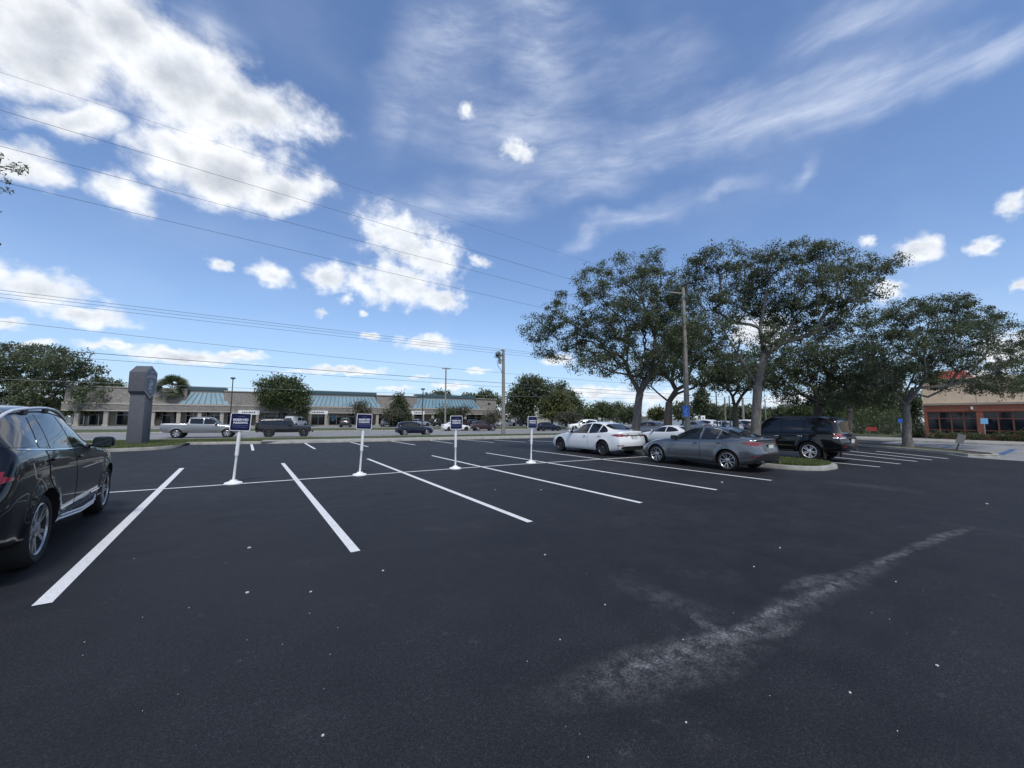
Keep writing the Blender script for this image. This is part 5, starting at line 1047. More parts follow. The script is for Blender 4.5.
root = thing('utility_pole', 'slim pale utility pole with a short crossarm before the right blue roof', 'utility pole', b44); mb = MB(); mb.tube([(0, 0, -.1), (-.05, 0, h44)], [.16, .11], 'pole_conc', 12); mb.build('pole', root, smooth=40); mb = MB(); mb.box((0, 0, h44-.15), (1.5, .12, .14), 'pole_wood', -.3)
for x in (-.65, 0, .65): mb.tube([(x*.95, -x*.3, h44-.1), (x*.95, -x*.3, h44+.2)], [.06, .05], 'white', 8)
mb.build('crossarm', root)
def lamp(label, px, fwd, z, ytop, wpx=4.):
    b_ = base_at(px, 430, fwd, z); hL = height(ytop, fwd, z); root = thing('lamp_post', label, 'lamp post', b_, YAW*-1, 'lamp posts in the plaza lot'); mb = MB(); mb.tube([(0, 0, -.05), (0, 0, .5), (0, 0, .52), (0, 0, hL-.2)], [.2, .2, .09, .075], 'lampdark', 10); mb.build('pole', root, smooth=40); mb = MB(); mb.box((0, 0, hL-.15), (wpx*fwd/FPX, .4, .26), 'lampdark', 0, .8); mb.box((0, 0, hL-.35), (.16, .16, .2), 'lampdark'); mb.build('lamp_head', root)
lamp('dark lamp post rising between the left blue roof and the dense round tree', 229.5, 66, PLZ, 378.5); lamp('dark lamp post in front of the right blue roof, left of the slim pole', 422, 72, PLZ, 388.5)
lamp('thin lamp post rising behind the white sedan roof', 616, 95, 0, 403.5, 2.)
# concrete pole on the island with a blue sign
fC = 17.9; bC = base_at(688.4, 455, fC, .13); hC = height(281, fC, .13)
root = thing('concrete_pole', 'square concrete light pole rising from the island between two oaks', 'light pole', bC, rad(-20)); mb = MB(); mb.box((0, 0, hC/2-.05), (.21, .21, hC+.1), 'pole_conc', 0, .6); mb.build('pole', root, bevel=.02)
mb = MB(); mb.box((-.42, 0, hC-.32), (.7, .07, .07), 'pole_conc'); mb.build('bracket', root, bevel=.01)
p = at(685.8, 411.3, fC-.22); root = thing('pole_sign', 'small bright blue sign fixed to the concrete pole', 'sign', p, -rad(34)); mb = MB(); mb.box((0, 0, 0), (.27, .02, .50), 'adablue'); mb.build('panel', root); mb = MB()
for y0, y1 in ((.0, .15), (.0, -.15)): mb.add([(-.07, -.0125, y0), (-.03, -.0125, y0), (.08, -.0125, y1*.9), (.04, -.0125, y1*.9)], [(0, 1, 2, 3)], 'adapale')
mb.add([(-.10, -.0125, -.225), (.10, -.0125, -.225), (.10, -.0125, -.20), (-.10, -.0125, -.20)], [(0, 1, 2, 3)], 'adapale'); mb.build('arrow', root)
for lab, px, fw_, yt, r_, mt in (('dark thin pole standing furthest left under the crooked oak', 717.5, 44, 392, .07, 'lampdark'), ('pale brown thin pole between two darker ones', 726, 47, 396, .10, 'pole_wood'), ('brown thin pole just left of the crooked oak trunk', 730.5, 46, 394, .07, 'lampdark'), ('pale grey pole seen between crooked oak and tall airy oak', 744, 52, 396, .16, 'pole_conc'), ('slim grey pole right of the tall airy oak trunk', 766.5, 58, 397, .08, 'pole_conc')):
    b_ = base_at(px, 430, fw_, 0); root = thing('thin_pole', lab, 'pole', b_, 0, 'thin poles beyond the parked cars'); mb = MB(); hT = height(yt, fw_, 0); mb.tube([(0, 0, -.02), (0, 0, hT)], [r_, r_*.8], mt, 10); mb.build('pole', root, smooth=40); mb = MB(); mb.lathe([(0, .0), (r_*2.2, 0), (r_*2.2, .05), (r_*1.3, .09), (0, .09)], 'conc', 14); mb.build('foot', root)
b_ = base_at(703.3, 430, 56, 0); root = thing('small_sign', 'small upright white sign with a dark mark among the parked cars', 'sign', b_, -YAW); mb = MB(); mb.box((0, 0, 1.55), (.62, .14, 1.25), 'white'); mb.build('panel', root, bevel=.01); mb = MB(); mb.box((0, -.073, 1.75), (.12, .01, .5), 'lampdark'); mb.build('mark', root); mb = MB(); mb.box((0, 0, .47), (.4, .1, .94), 'white'); mb.build('foot', root)
def panel_sign(label, px, ybot, fwd, z, ytop, hpx, mat, wpx, lean=0., group=None, polemat='alu'):
    b_ = base_at(px, ybot, fwd, z); root = thing('bay_sign', label, 'sign', b_, -YAW-.5, group); m_ = fwd/FPX; hT = height(ytop, fwd, z); tx = math.tan(lean); mb = MB(); mb.tube([(0, 0, -.02), (tx*hT, 0, hT)], .032, polemat, 8); mb.build('post', root, smooth=40)
    mb = MB(); hh = hpx*m_; Rm = Matrix.Rotation(lean, 3, 'Y'); c = Vector((tx*(hT-hh/2), -.045, hT-hh/2)); w_ = wpx*m_/2
    vs = [c+Rm @ Vector((x, y, z_)) for z_ in (-hh/2, hh/2) for x, y in ((-w_, -.008), (w_, -.008), (w_, .008), (-w_, .008))]; mb.hexa(vs, mat); mb.build('panel', root)
panel_sign('pale blue bay sign on a post in front of the brick pier', 986, 442, 31.5, .146, 415.5, 5.6, 'adapale', 5.2, group='blue bay signs'); panel_sign('dark blue bay sign on a post just left of the right-hand oak trunk', 902.2, 441, 32, .146, 416.5, 3.6, 'adablue', 4.2, group='blue bay signs')
panel_sign('small grey sign on a leaning post at the end of the kerbed strip', 956.5, 453, 20.6, .1, 431.5, 9.5, 'signback', 5.8, rad(17), polemat='lampdark')
b_ = base_at(872, 434, 41, .12); root = thing('red_panel', 'low red panel sign on two feet in front of the shrubs', 'sign', b_, -YAW-.4); mb = MB(); mb.box((0, 0, .62), (.85, .06, .42), 'redbox'); mb.build('panel', root)
for x in (-.3, .3): mb = MB(); mb.box((x, 0, .2), (.05, .05, .42), 'lampdark'); mb.build('foot', root)

# ------------------------------------------------------------------ overhead wires
def wpt(px, py, q):
    r = (px-512)/FPX*RT+(384-py)/FPX*UP+FW; f = q/(r @ nv); return at(px, py, f)
def wire(label, p0, p1, q, r=.022, ext=(45, 95), sag=.9, mat='wire', q1=None):
    a, b_ = wpt(*p0, q), wpt(*p1, q1 or q); d = b_-a; L = np.linalg.norm(d); a2 = a-d/L*ext[0]; b2 = b_+d/L*ext[1]; Lt = L+sum(ext); pts = []
    def sg(t): return 4*sag*t*(1-t)
    t0, t1 = ext[0]/Lt, (ext[0]+L)/Lt
    for k in range(41):
        t = k/40; corr = sg(t0)+(sg(t1)-sg(t0))*(t-t0)/(t1-t0); p = a2+(b2-a2)*t; pts.append((p[0], p[1], p[2]-sg(t)+corr))
    mb = MB(); mb.tube(pts, r*.72, mat, 5); tag(mb.build('overhead_wire', smooth=60), label, 'wire', 'overhead wires along the street')
wire('faint topmost overhead wire crossing the big cloud', (0, 72), (560, 253), 40, .012); wire('second overhead wire from the top, crossing the big cloud', (0, 110), (580, 282), 40, .02); wire('third overhead wire from the top, under the big cloud', (15, 150), (560, 293), 40, .02); wire('fourth overhead wire from the top, above the left flat cloud', (15, 185), (530, 305), 40, .02)
qp = 45.3
wire('upper line of the triple wire running to the top of the main utility pole', (0, 290), (500, 349), qp, .022, (45, 60)); wire('middle line of the triple wire running to the main utility pole', (0, 293.5), (500, 351), qp, .02, (45, 60)); wire('lower line of the triple wire running to the main utility pole', (0, 297.5), (500, 353.5), qp, .02, (45, 60))
wire('wire running to the crossarm of the slim pole', (0, 321), (442, 367.5), 68, .03, (45, 60), 1.2); wire('cable crossing the main utility pole a third of the way down', (0, 346), (502, 383), qp, .035, (45, 60), .6); wire('thinner cable just below the one crossing the main pole', (95, 359), (502, 387), qp, .022, (45, 60), .6)
wire('lowest pale cable, in front of the blue roofs', (0, 379), (467, 395), 66, .032, (45, 60), .9, 'wirelite')

# ------------------------------------------------------------------ shopping plaza
def rbox(mb, p0, p1, q0, q1, z0, z1, mat, dp=0., dq=0.):
    """box in street coordinates; dp: how far the top is drawn in at each end, dq: how far its front leans back"""
    P = [RF(p0, q0, z0), RF(p1, q0, z0), RF(p1, q1, z0), RF(p0, q1, z0), RF(p0+dp, q0+dq, z1), RF(p1-dp, q0+dq, z1), RF(p1-dp, q1, z1), RF(p0+dp, q1, z1)]; mb.hexa(P, mat)
def part(parent, name, fn, bevel=0, label=None):
    mb = MB(); fn(mb); o = mb.build(name, parent, bevel=bevel); o.data.update()
    o.location = -Vector(parent.location) if parent.rotation_euler[2] == 0 else o.location
    if label: o['label'] = label
    return o
QB = 83.5; PX = lambda x: on_q(x, QB)
def plaza():
    c = RF(PX(300), QB, PLZ); root = thing('shopping_plaza', 'long low shopping plaza with brown shingle front and three blue metal roof sections', 'building', c)
    P0, P1 = PX(60), PX(497.5); z = PLZ
    part(root, 'shop_wall', lambda m: rbox(m, P0, P1-.3, QB+3.2, QB+22, z-.5, 5.2, 'tan'))
    part(root, 'canopy', lambda m: rbox(m, P0, P1, QB, QB+3.3, 2.55, 3.45, 'shingle'))
    part(root, 'canopy_edge', lambda m: (rbox(m, P0, P1, QB-.05, QB+.3, 2.38, 2.55, 'cream'), rbox(m, P0, P1, QB-.06, QB+3.3, 3.45, 3.72, 'cream')))
    part(root, 'walkway', lambda m: rbox(m, P0, P1, QB-1.2, QB+3.2, z-.3, z+.14, 'conc'))
    blues = [(PX(177), PX(228), 0), (PX(300), PX(381), .0), (PX(413), PX(481), .0)]
    edges = [P0]+[v for b_ in blues for v in (b_[0], b_[1])]+[P1]
    for k in range(0, len(edges), 2):
        a, b_ = edges[k]-.9*(k > 0), edges[k+1]+.9*(k+2 < len(edges)); ztop = 6.15-.05*(k % 4)
        part(root, 'shingle_parapet', lambda m: rbox(m, a, b_, QB+.5+.02*k, QB+2.6, 3.722, ztop, 'shingle', 0, .35)); part(root, 'parapet_cap', lambda m: rbox(m, a-.05, b_+.05, QB+.72, QB+2.7, ztop+.002, ztop+.14, 'cream'))
    for a, b_, _ in blues:
        rf = part(root, 'metal_roof', lambda m: rbox(m, a, b_, QB+.15, QB+2.9, 3.724, 5.75, 'bluemetal', 1.2, 1.5))
        def seams(m):
            n = int((b_-a)/.8)
            for i in range(1, n):
                p = a+(b_-a)*i/n; pt = a+1.2+(b_-a-2.4)*i/n; m.hexa([RF(p-.05, QB+.06, 3.76), RF(p+.05, QB+.06, 3.76), RF(p+.05, QB+.2, 3.76), RF(p-.05, QB+.2, 3.76), RF(pt-.05, QB+1.56, 5.76), RF(pt+.05, QB+1.56, 5.76), RF(pt+.05, QB+1.72, 5.76), RF(pt-.05, QB+1.72, 5.76)], 'teal')
        s_ = MB(); seams(s_); so = s_.build('standing_seam', rf)
        part(root, 'fascia', lambda m: rbox(m, a+1.0, b_-1.0, QB+1.7, QB+3.3, 5.752, 6.15, 'cream')); part(root, 'roof_cap', lambda m: rbox(m, a+.8, b_-.8, QB+1.5, QB+3.5, 6.152, 6.75, 'teal'))
    for x in (75.5, 105, 152, 178, 199, 221.5, 257.5, 309.5, 327, 377.5, 398, 433, 465.5, 497):
        p = PX(x); part(root, 'column', lambda m: (rbox(m, p-.26, p+.26, QB+.15, QB+.67, z+.14, 2.38, 'cream'), rbox(m, p-.34, p+.34, QB+.07, QB+.75, z+.14, z+.40, 'cream')))
    xs = [(62, 74), (79, 100), (108, 148), (156, 175), (181, 196), (202, 219), (224, 248), (263, 300), (311, 326), (330, 345), (348, 374), (380, 395), (401, 428), (436, 461), (467, 480), (482, 494)]
    for i, (x0, x1) in enumerate(xs):
        a, b_ = PX(x0), PX(x1); w = part(root, 'shopfront', lambda m: rbox(m, a, b_, QB+3.0, QB+3.21, z+.3, 2.35, 'shopglass'))
        def fr(m):
            n = max(2, int((b_-a)/1.5))
            for k in range(n+1): p = a+(b_-a)*k/n; rbox(m, p-.05, p+.05, QB+2.94, QB+3.0, z+.3, 2.35, 'cream' if i in (14, 15) else 'alu')
            rbox(m, a, b_, QB+2.945, QB+2.998, 1.75, 1.82, 'alu'); rbox(m, a, b_, QB+2.93, QB+2.999, z+.14, z+.30, 'cream')
        f = MB(); fr(f); f.build('frame', w).location = -Vector((0, 0, 0))
    for x0, x1, z0, z1 in ((238, 259.5, 2.0, 2.75), (308.5, 327.5, 2.2, 2.85), (411, 424, 2.3, 3.0)):
        a, b_ = PX(x0), PX(x1); sb = part(root, 'sign_board', lambda m: rbox(m, a, b_, QB-.35, QB-.06, z0, z1, 'white')); t = MB(); p = a+.6; zc = (z0+z1)/2
        while p < b_-.6: w_ = random.uniform(.12, .3); rbox(t, p, p+w_, QB-.357, QB-.351, zc-.13, zc+.13, 'lampdark'); p += w_+.09
        t.build('sign_lettering', sb)
        for pp in (a+.3, b_-.3): part(root, 'sign_column', lambda m: rbox(m, pp-.2, pp+.2, QB-.4, QB-.02, z-.05, z0, 'cream'))
    part(root, 'wall_poster', lambda m: rbox(m, PX(332), PX(335.5), QB+2.9, QB+2.93, .9, 2.1, 'adapale')); part(root, 'side_vent', lambda m: rbox(m, PX(489), PX(491.5), QB+.6, QB+.9, 4.9, 5.2, 'lampdark'))
plaza()
def low_building(label, x0, x1, q, ztop, wins, mat='cream', name='low_building'):
    a, b_ = on_q(x0, q), on_q(x1, q); c = RF((a+b_)/2, q, PLZ); root = thing(name, label, 'building', c)
    part(root, 'wall', lambda m: rbox(m, a, b_, q, q+10, PLZ-.3, ztop-.5, mat)); part(root, 'roof', lambda m: rbox(m, a-.4, b_+.4, q-.4, q+10.4, ztop-.498, ztop, 'tan'))
    for w0, w1 in wins:
        p0, p1 = on_q(w0, q), on_q(w1, q); w = part(root, 'window', lambda m: rbox(m, p0, p1, q-.04, q-.005, PLZ+.9, ztop-.75, 'shopglass')); f = MB()
        for p in (p0, (p0+p1)/2, p1): rbox(f, p-.05, p+.05, q-.08, q-.042, PLZ+.9, ztop-.75, 'white')
        f.build('frame', w)
low_building('low pale building with a flat tan roof right of the plaza', 499, 548, 95, 2.55, [(501, 505), (507, 511), (514, 518), (523, 531)])
low_building('low white building far behind the parked cars right of the concrete pole', 690, 714, 92, 1.9, [(693, 698), (703, 709)], 'white')
low_building('small pale house at the skyline right of the broad oak trunk', 649, 663, 120, 2.7, [(652, 656)], 'cream')
# ------------------------------------------------------------------ brick building at the right
def brickhouse():
    X0 = 50.5; WL = 9.3; root = thing('brick_building', 'brick shop with dark windows, cream parapet and a red roof piece behind the right-hand oak', 'building', (X0, WL, .12)); WE = -22.
    def bx(m, w0, w1, x0, x1, z0, z1, mat): m.hexa([(x0, w0, z0), (x1, w0, z0), (x1, w1, z0), (x0, w1, z0), (x0, w0, z1), (x1, w0, z1), (x1, w1, z1), (x0, w1, z1)], mat)
    def on_u(px): r = (px-512)*RT+(384-428)*UP+FPX*FW; return (r*(X0/r[0]))[1]
    wins = [(on_u(928), on_u(977.5)), (on_u(984.5), on_u(1046)), (-4.0, -8.5), (-9.2, -13.5)]
    part(root, 'base_wall', lambda m: bx(m, WE, WL, X0, X0+.3, -.1, .52, 'brick'))
    prev = WL
    for a, b_ in wins: part(root, 'brick_pier', lambda m: bx(m, a, prev, X0+.002, X0+.3, .522, 2.46, 'brick')); prev = b_
    part(root, 'brick_pier', lambda m: bx(m, WE, prev, X0+.002, X0+.3, .522, 2.46, 'brick'))
    part(root, 'lintel', lambda m: bx(m, WE, WL, X0-.02, X0+.3, 2.462, 3.02, 'brick')); part(root, 'ledge', lambda m: bx(m, WE, WL+.06, X0-.10, X0+.3, 3.022, 3.20, 'tan'))
    pa = part(root, 'parapet', lambda m: bx(m, WE, WL, X0, X0+.35, 3.202, 5.22, 'cream2')); part(root, 'parapet_cap', lambda m: bx(m, WE, WL+.06, X0-.06, X0+.45, 5.222, 5.36, 'cream2'))
    for w in (on_u(979), -4.5): o = MB(); bx(o, w-.02, w+.02, X0-.006, X0-.001, 3.2, 5.2, 'tan'); o.build('control_joint', pa)
    part(root, 'wall_lamp', lambda m: bx(m, on_u(974)-.06, on_u(974)+.06, X0-.16, X0-.022, 2.62, 2.86, 'white')); part(root, 'rear_wall', lambda m: bx(m, WE, WL-.002, X0+.352, X0+14, -.1, 5.0, 'cream2'))
    for a, b_ in wins:
        g = part(root, 'window', lambda m: bx(m, b_, a, X0+.14, X0+.18, .522, 2.46, 'shopglass')); f = MB(); n = 4 if a > 0 else 5
        for k in range(n+1): w = a+(b_-a)*k/n; bx(f, w-.045, w+.045, X0+.06, X0+.138, .524, 2.458, 'frame')
        for z in (.53, .86, 1.86, 2.40): bx(f, b_, a, X0+.075, X0+.136, z-.03, z+.04, 'frame')
        f.build('frame', g)
    part(root, 'red_roof', lambda m: m.hexa([(X0+1.2, 6.6, 5.362), (X0+6, 6.6, 5.362), (X0+6, 9.0, 5.362), (X0+1.2, 9.0, 5.362), (X0+2.0, 7.1, 6.2), (X0+5.2, 7.1, 6.2), (X0+5.2, 8.5, 6.2), (X0+2.0, 8.5, 6.2)], 'redroof'))
brickhouse()
# frames and lettering built as sub-parts share world coordinates with their building: undo the offset of their parents
for o in list(bpy.data.objects):
    if o.parent and o.parent.parent and o.parent.parent.name.startswith(('shopping_plaza', 'low_building', 'brick_building')): o.matrix_parent_inverse = Matrix.Identity(4)

# ------------------------------------------------------------------ traffic and parked cars
ROT = -RS; G_TR = 'cars driving along the street'
def traffic(kind, paint, label, cat, px, q, scale=1., flip=False): return far_car(kind, paint, label, cat, RF(on_q(px, q), q, ROADZ), ROT+(math.pi if flip else 0), G_TR, scale)
traffic('pickup', 'p_silver', 'silver crew cab pickup truck driving past the monument sign', 'pickup truck', 204.5, 48.9, 1.07)
traffic('offroader', 'p_jeep', 'boxy dark off-road car with a spare wheel at its back', 'car', 286, 47.3, 1.05)
cx1 = traffic('crossover', 'p_navy', 'dark navy crossover in the near lane left of the third white post sign', 'car', 414.5, 47.0, .98)
cx2 = dup(cx1, RF(on_q(483.5, 59.2), 59.2, ROADZ), ROT, 'dark maroon crossover just left of the main utility pole', G_TR); recolor(cx2, 'p_navy', 'p_maroon')
sd1 = traffic('sedan', 'p_white', 'white sedan on the street half hidden behind the third white post sign', 'car', 456, 60.4)
sd2 = dup(sd1, RF(on_q(548, 55.5), 55.5, ROADZ), ROT, 'dark blue sedan on the street right of the rightmost post sign', G_TR); recolor(sd2, 'p_white', 'p_navy')
G_PK = 'cars parked in the plaza lot'
def plz(src, px, q, rz, paint, old, label): 
    r = dup(src, RF(on_q(px, q), q, PLZ), ROT+rz, label, G_PK); recolor(r, old, paint); return r
H_ = math.pi/2
vn = far_car('van', 'p_white', 'white van parked behind the boxy dark off-road car', 'van', RF(on_q(296.5, 80), 80, PLZ), ROT+1.0, G_PK, .84)
plz(cx1, 346, 75, H_*.9, 'p_dark', 'p_navy', 'charcoal crossover parked in front of the middle shopfront'); plz(cx1, 387, 77, H_*.8, 'p_silver', 'p_navy', 'silver crossover parked under the dark pointed evergreen'); plz(sd1, 404, 76, -.2, 'p_dark', 'p_white', 'dark sedan parked left of the right lamp post'); plz(sd1, 419, 77.5, .1, 'p_blue', 'p_white', 'pale blue sedan parked at the foot of the right lamp post')
plz(cx1, 434, 78, H_*1.1, 'p_dark', 'p_navy', 'dark crossover parked just left of the slim pole'); plz(cx1, 449, 77, -H_*1.1, 'p_silver', 'p_navy', 'light crossover parked right behind the slim pole'); plz(cx1, 463, 78.5, .3, 'p_maroon', 'p_navy', 'maroon crossover parked behind the white street sedan'); plz(sd1, 474, 79, .2, 'p_dark', 'p_white', 'black sedan parked behind the maroon street crossover')
plz(sd1, 506, 75, .05, 'p_white', 'p_white', 'white sedan parked on the plaza lot right of the main utility pole'); plz(cx1, 521, 78, H_, 'p_dark', 'p_navy', 'dark crossover parked under the large dark green tree')
G_LT = 'cars parked beyond the oaks'
def lotcar(src, px, fwd, rz, paint, old, label, sc=None):
    b_ = at(px, 428, fwd); b_[2] = 0; r = dup(src, b_, rz, label, G_LT, sc); recolor(r, old, paint); return r
lotcar(sd1, 667, 26.0, H_, 'p_white', 'p_white', 'white car nose first between the white sedan and the grey sedan', .86); lotcar(sd1, 646, 36, H_*1.15, 'p_silver', 'p_white', 'silver car behind the tail of the white sedan'); lotcar(cx1, 583, 52, 2.6, 'p_white', 'p_navy', 'white car behind the bonnet of the white sedan', .93)
for px, fwd, src, old, pt, lab in ((691, 47, sd1, 'p_white', 'p_silver', 'silver car under the concrete pole sign'), (701, 48, cx1, 'p_navy', 'p_white', 'white car before the small white sign'), (711.5, 49, sd1, 'p_white', 'p_white', 'white sedan left of the dark thin pole'), (721, 48, sd1, 'p_white', 'p_blue', 'pale blue car between the thin poles'), (729.5, 50, sd1, 'p_white', 'p_navy', 'navy car left of the crooked oak foot'), (741.5, 50, cx1, 'p_navy', 'p_white', 'white crossover right of the crooked oak foot'), (750, 51, sd1, 'p_white', 'p_maroon', 'maroon car partly behind the tall airy oak trunk')):
    lotcar(src, px, fwd, H_+random.uniform(-.1, .1), pt, old, lab)

# ------------------------------------------------------------------ sky, clouds and sun
SUN_EL, SUN_AZ = rad(58), rad(198)        # azimuth from +Y towards +X: behind the camera, to the left
def AE(px, py):
    r = (px-512)*RT+(384-py)*UP+FPX*FW; r = r/np.linalg.norm(r); return np.array([math.atan2(r[0], r[1]), math.asin(r[2])])
def build_world():
    w = bpy.data.worlds.new('World'); S.world = w; w.use_nodes = True; nt = w.node_tree; bg = nt.nodes['Background']; L = nt.links
    sky = N(nt, 'ShaderNodeTexSky', sky_type='NISHITA'); sky.sun_disc = False; sky.sun_elevation = SUN_EL; sky.sun_rotation = SUN_AZ; sky.air_density = 1.0; sky.dust_density = .1; sky.ozone_density = 3.0; sky.altitude = 0
    d = N(nt, 'ShaderNodeTexCoord').outputs['Generated']; sp = N(nt, 'ShaderNodeSeparateXYZ'); L.new(d, sp.inputs[0])
    az = math_(nt, 'ARCTAN2', sp.outputs[0], sp.outputs[1]); el = math_(nt, 'ARCSINE', sp.outputs[2]); ae = N(nt, 'ShaderNodeCombineXYZ'); L.new(az, ae.inputs[0]); L.new(el, ae.inputs[1]); ae = ae.outputs[0]
    def vec(op, a, b_=None, c=None):
        n = N(nt, 'ShaderNodeVectorMath', operation=op)
        for i, v in enumerate((a, b_, c)):
            if v is None: continue
            if isinstance(v, tuple): n.inputs[i].default_value = v
            else: L.new(v, n.inputs[i])
        return n.outputs[0]
    wp = noise(nt, vec('MULTIPLY', d, (5, 5, 7)), 1., 3, .5, 'Color'); wp2 = noise(nt, vec('MULTIPLY', d, (22, 22, 26)), 1., 3, .55, 'Color')
    wae = vec('ADD', vec('MULTIPLY_ADD', vec('SUBTRACT', wp, (.5, .5, .5)), (.16, .12, 0), ae), vec('MULTIPLY', vec('SUBTRACT', wp2, (.5, .5, .5)), (.045, .035, 0)))
    wae2 = vec('ADD', vec('MULTIPLY_ADD', vec('SUBTRACT', wp2, (.5, .5, .5)), (.035, .03, 0), ae), vec('MULTIPLY', vec('SUBTRACT', noise(nt, vec('MULTIPLY', d, (70, 70, 80)), 1., 2, .5, 'Color'), (.5, .5, .5)), (.014, .012, 0)))
    def field(bl, co_):
        m = None
        for x, y, rx, ry, rot, *k in bl:
            c = AE(x, y); ca, sa = math.cos(rad(rot)), math.sin(rad(rot)); a = AE(x+rx*ca*.25, y+rx*sa*.25)-c; b_ = AE(x-ry*sa*.25, y+ry*ca*.25)-c
            cc_ = co_ if m is None else vec('MULTIPLY_ADD', m, (1e-7, 1e-7, 0), co_)   # evaluated one after another
            U, sv, Vt = np.linalg.svd(np.stack([a, b_], 1)*4); l = ell(nt, cc_, c, math.atan2(U[1, 0], U[0, 0]), sv[0], sv[1])
            v = math_(nt, 'SUBTRACT', (k[0] if k else 1.), l); m = v if m is None else math_(nt, 'MAXIMUM', m, v)
        return m
    big = [(40, 50, 110, 62, 15), (120, 40, 80, 55, 30), (185, 85, 100, 55, 25), (255, 112, 75, 36, 15), (60, 120, 60, 26, 10), (235, 178, 78, 36, 12), (290, 195, 40, 24, 0), (110, 185, 60, 22, 20, .7), (30, 165, 60, 24, 5, .75), (180, 150, 60, 26, 15, .8), (-60, 40, 90, 80, 0)]
    mid = [(400, 238, 46, 28, 20), (432, 258, 34, 30, 0), (400, 285, 58, 24, 8), (330, 277, 24, 16, 0), (440, 300, 30, 14, 0), (480, 262, 20, 8, 20, .7), (345, 298, 12, 9, 0, .6), (222, 264, 14, 8, 25), (272, 274, 25, 14, 20), (322, 313, 9, 6, 0, .75), (364, 314, 8, 6, 0, .7), (516, 149, 20, 13, 20, .9), (467, 111, 10, 13, 0, .75),
           (40, 290, 72, 22, 12), (85, 315, 55, 13, 8), (-20, 275, 50, 25, 0), (5, 326, 24, 8, 0, .9), (428, 343, 32, 10, 0), (372, 337, 13, 4, 0, .9), (180, 358, 78, 8, 5), (240, 356, 30, 6, 0, .9), (110, 346, 45, 7, 5, .9), (345, 371, 46, 5, 0), (300, 372, 30, 3, 0, .8), (420, 376, 18, 3, 0, .8), (452, 386, 22, 4, 0), (478, 371, 14, 4, 0), (400, 388, 30, 3, 0, .8), (30, 345, 30, 5, 0, .8),
           (918, 249, 30, 15, -5), (866, 243, 12, 10, 0, .8), (986, 245, 19, 10, -8), (1012, 205, 22, 14, -20), (1018, 286, 14, 9, 0), (885, 290, 26, 14, 0, .8), (600, 392, 40, 8, 0), (650, 398, 40, 8, 0), (760, 330, 40, 20, 0), (560, 360, 22, 8, 0), (790, 400, 40, 8, 0), (1010, 350, 40, 22, 0), (980, 380, 30, 12, 0)]
    extra = [(2.35, .5, .4, .2), (2.8, .8, .35, .2), (-2.2, .6, .5, .22), (-1.5, .35, .35, .1), (-2.8, .3, .4, .12), (2.2, .2, .3, .07), (.2, 1.25, .6, .12), (-1.3, .95, .6, .18), (3.0, .55, .3, .2), (-1.2, .16, .4, .05)]
    fb = noise(nt, vec('MULTIPLY', d, (9, 9, 11)), 1., 8, .6); fm = noise(nt, vec('MULTIPLY', d, (26, 26, 32)), 1., 7, .6); up = vec('ADD', d, (-.012, -.006, .016)); fb2 = noise(nt, vec('MULTIPLY', up, (9, 9, 11)), 1., 6, .62)
    mB = field(big, wae); mx = None
    for a, e, ra, re in extra:
        v = math_(nt, 'SUBTRACT', 1., ell(nt, vec('MULTIPLY_ADD', mB if mx is None else mx, (1e-7, 1e-7, 0), wae), (a, e), .1, ra, re)); mx = v if mx is None else math_(nt, 'MAXIMUM', mx, v)
    mB = math_(nt, 'MAXIMUM', mB, mx); mM = field(mid, wae2)
    vB = math_(nt, 'ADD', math_(nt, 'ADD', mB, math_(nt, 'MULTIPLY', math_(nt, 'SUBTRACT', fb, .36), 1.6)), math_(nt, 'MULTIPLY', math_(nt, 'SUBTRACT', fm, .5), .6)); vM = math_(nt, 'ADD', mM, math_(nt, 'MULTIPLY', math_(nt, 'SUBTRACT', fm, .42), 1.7))
    sm = lambda v, a, b_: (lambda n: n.outputs[0])((lambda n: (L.new(v, n.inputs[0]), n)[1])(N(nt, 'ShaderNodeMapRange', interpolation_type='SMOOTHSTEP', i_1=a, i_2=b_)))
    # no cumulus where the ellipses are far away
    aB = math_(nt, 'MULTIPLY', sm(vB, -.08, .72), sm(mB, -.65, -.15)); aM = math_(nt, 'MULTIPLY', sm(vM, -.05, .85), sm(mM, -.5, -.1))
    shade = math_(nt, 'ADD', math_(nt, 'MULTIPLY', math_(nt, 'SUBTRACT', fb, fb2), .7), .0)
    core = sm(math_(nt, 'ADD', mB, math_(nt, 'MULTIPLY', math_(nt, 'SUBTRACT', fb, .5), .55)), .22, .95)
    cB = mixc(nt, core, (.76, .78, .81), (.50, .535, .59)); cM = mixc(nt, sm(math_(nt, 'ADD', mM, math_(nt, 'MULTIPLY', math_(nt, 'SUBTRACT', fm, .5), .8)), .35, .95), (.75, .775, .81), (.60, .635, .69))
    # thin high cloud
    def cirrus(rot, sx, sy, seed):
        mp = N(nt, 'ShaderNodeMapping'); mp.inputs[1].default_value = (seed, seed*.7, 0); mp.inputs[2].default_value = (0, 0, rad(rot)); mp.inputs[3].default_value = (sx, sy, 1); L.new(vec('MULTIPLY_ADD', vec('SUBTRACT', wp, (.5, .5, .5)), (.07, .06, 0), ae), mp.inputs[0]); return noise(nt, mp.outputs[0], 1., 7, .62)
    ci1 = [(420, 210, 60, 18, -6), (500, 192, 90, 26, -12), (590, 168, 110, 32, -20), (690, 132, 120, 32, -20), (800, 110, 130, 28, -18), (900, 80, 130, 24, -24), (1000, 45, 110, 22, -25), (640, 215, 90, 18, -14, .8), (585, 232, 40, 16, -35, .8), (790, 172, 40, 12, -35, .6), (720, 190, 60, 14, -20, .5)]
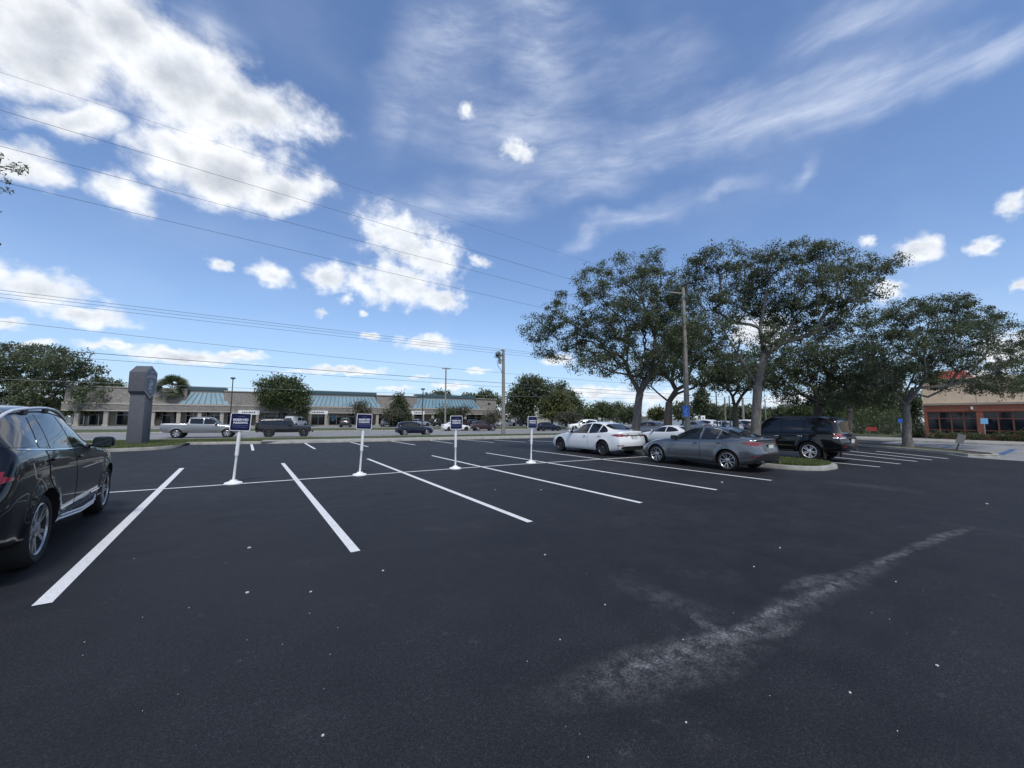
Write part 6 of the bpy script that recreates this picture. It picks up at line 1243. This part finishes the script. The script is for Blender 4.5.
    ci2 = [(455, 60, 60, 110, 8), (540, 40, 60, 110, -12), (520, 130, 80, 60, 0), (400, 110, 40, 60, 10, .8), (860, 30, 140, 40, -20, .7), (640, 70, 110, 60, -20, .7), (220, 25, 60, 30, 40, .7)]
    c1 = field(ci1, wae); n1 = cirrus(27, 5., 34, 1.3); n1b = cirrus(20, 2.4, 6, 4.1); v1 = math_(nt, 'MULTIPLY', math_(nt, 'MULTIPLY_ADD', sm(n1, .33, .72), .62, .38), math_(nt, 'MULTIPLY', sm(n1b, .22, .6), sm(c1, -.35, .85)))
    c2 = field(ci2, wae); n2 = cirrus(-68, 4., 20, 2.2); v2 = math_(nt, 'MULTIPLY', math_(nt, 'MULTIPLY_ADD', sm(n2, .36, .74), .75, .25), sm(c2, -.3, .95))
    veil = math_(nt, 'MULTIPLY', sm(noise(nt, vec('MULTIPLY', d, (2.2, 2.2, 4)), 1., 5, .55), .42, .8), .14)
    aC = math_(nt, 'MINIMUM', math_(nt, 'ADD', math_(nt, 'ADD', math_(nt, 'MULTIPLY', v1, .66), math_(nt, 'MULTIPLY', v2, .62)), veil), .8)
    K = 1/.15; scl = lambda c: tuple(x*K for x in c)
    skc = vec('MULTIPLY', sky.outputs[0], (.77, .81, .93)); lo_ = math_(nt, 'MULTIPLY', math_(nt, 'SUBTRACT', 1., sm(el, -.06, .30)), .62)
    skc = mixc(nt, lo_, skc, tuple(v/.15 for v in (.25, .41, .70)))
    skc = vec('DIVIDE', skc, vec('MULTIPLY_ADD', skc, (.035, .035, .035), (.93, .93, .93)))
    col = mixc(nt, aC, skc, scl((.58, .64, .76)))
    def lit(c, a):
        n = N(nt, 'ShaderNodeMix', data_type='RGBA', blend_type='ADD'); n.inputs[0].default_value = 1.; L.new(c, n.inputs[6]); cc = N(nt, 'ShaderNodeCombineColor')
        for i in range(3): L.new(shade, cc.inputs[i])
        L.new(cc.outputs[0], n.inputs[7]); s_ = vec('SCALE', n.outputs[2]); s_.node.inputs['Scale'].default_value = K; return s_
    col = mixc(nt, aB, col, lit(cB, 0)); col = mixc(nt, aM, col, lit(cM, 0))
    L.new(col, bg.inputs[0]); bg.inputs[1].default_value = .15
    w.cycles.sampling_method = 'MANUAL'; w.cycles.sample_map_resolution = 512
build_world()
sl = bpy.data.lights.new('sun', 'SUN'); sl.energy = 2.2; sl.angle = rad(11); sl.color = (1, .95, .88); so = bpy.data.objects.new('sun', sl); COL.objects.link(so)
sd = Vector((math.sin(SUN_AZ)*math.cos(SUN_EL), math.cos(SUN_AZ)*math.cos(SUN_EL), math.sin(SUN_EL))); so.rotation_euler = sd.to_track_quat('Z', 'Y').to_euler()
S.view_settings.view_transform = 'Standard'; S.view_settings.look = 'None'; S.view_settings.exposure = .4; S.view_settings.gamma = 1.
S.render.engine = 'CYCLES'; S.cycles.max_bounces = 6; S.cycles.transparent_max_bounces = 8; S.cycles.use_denoising = True
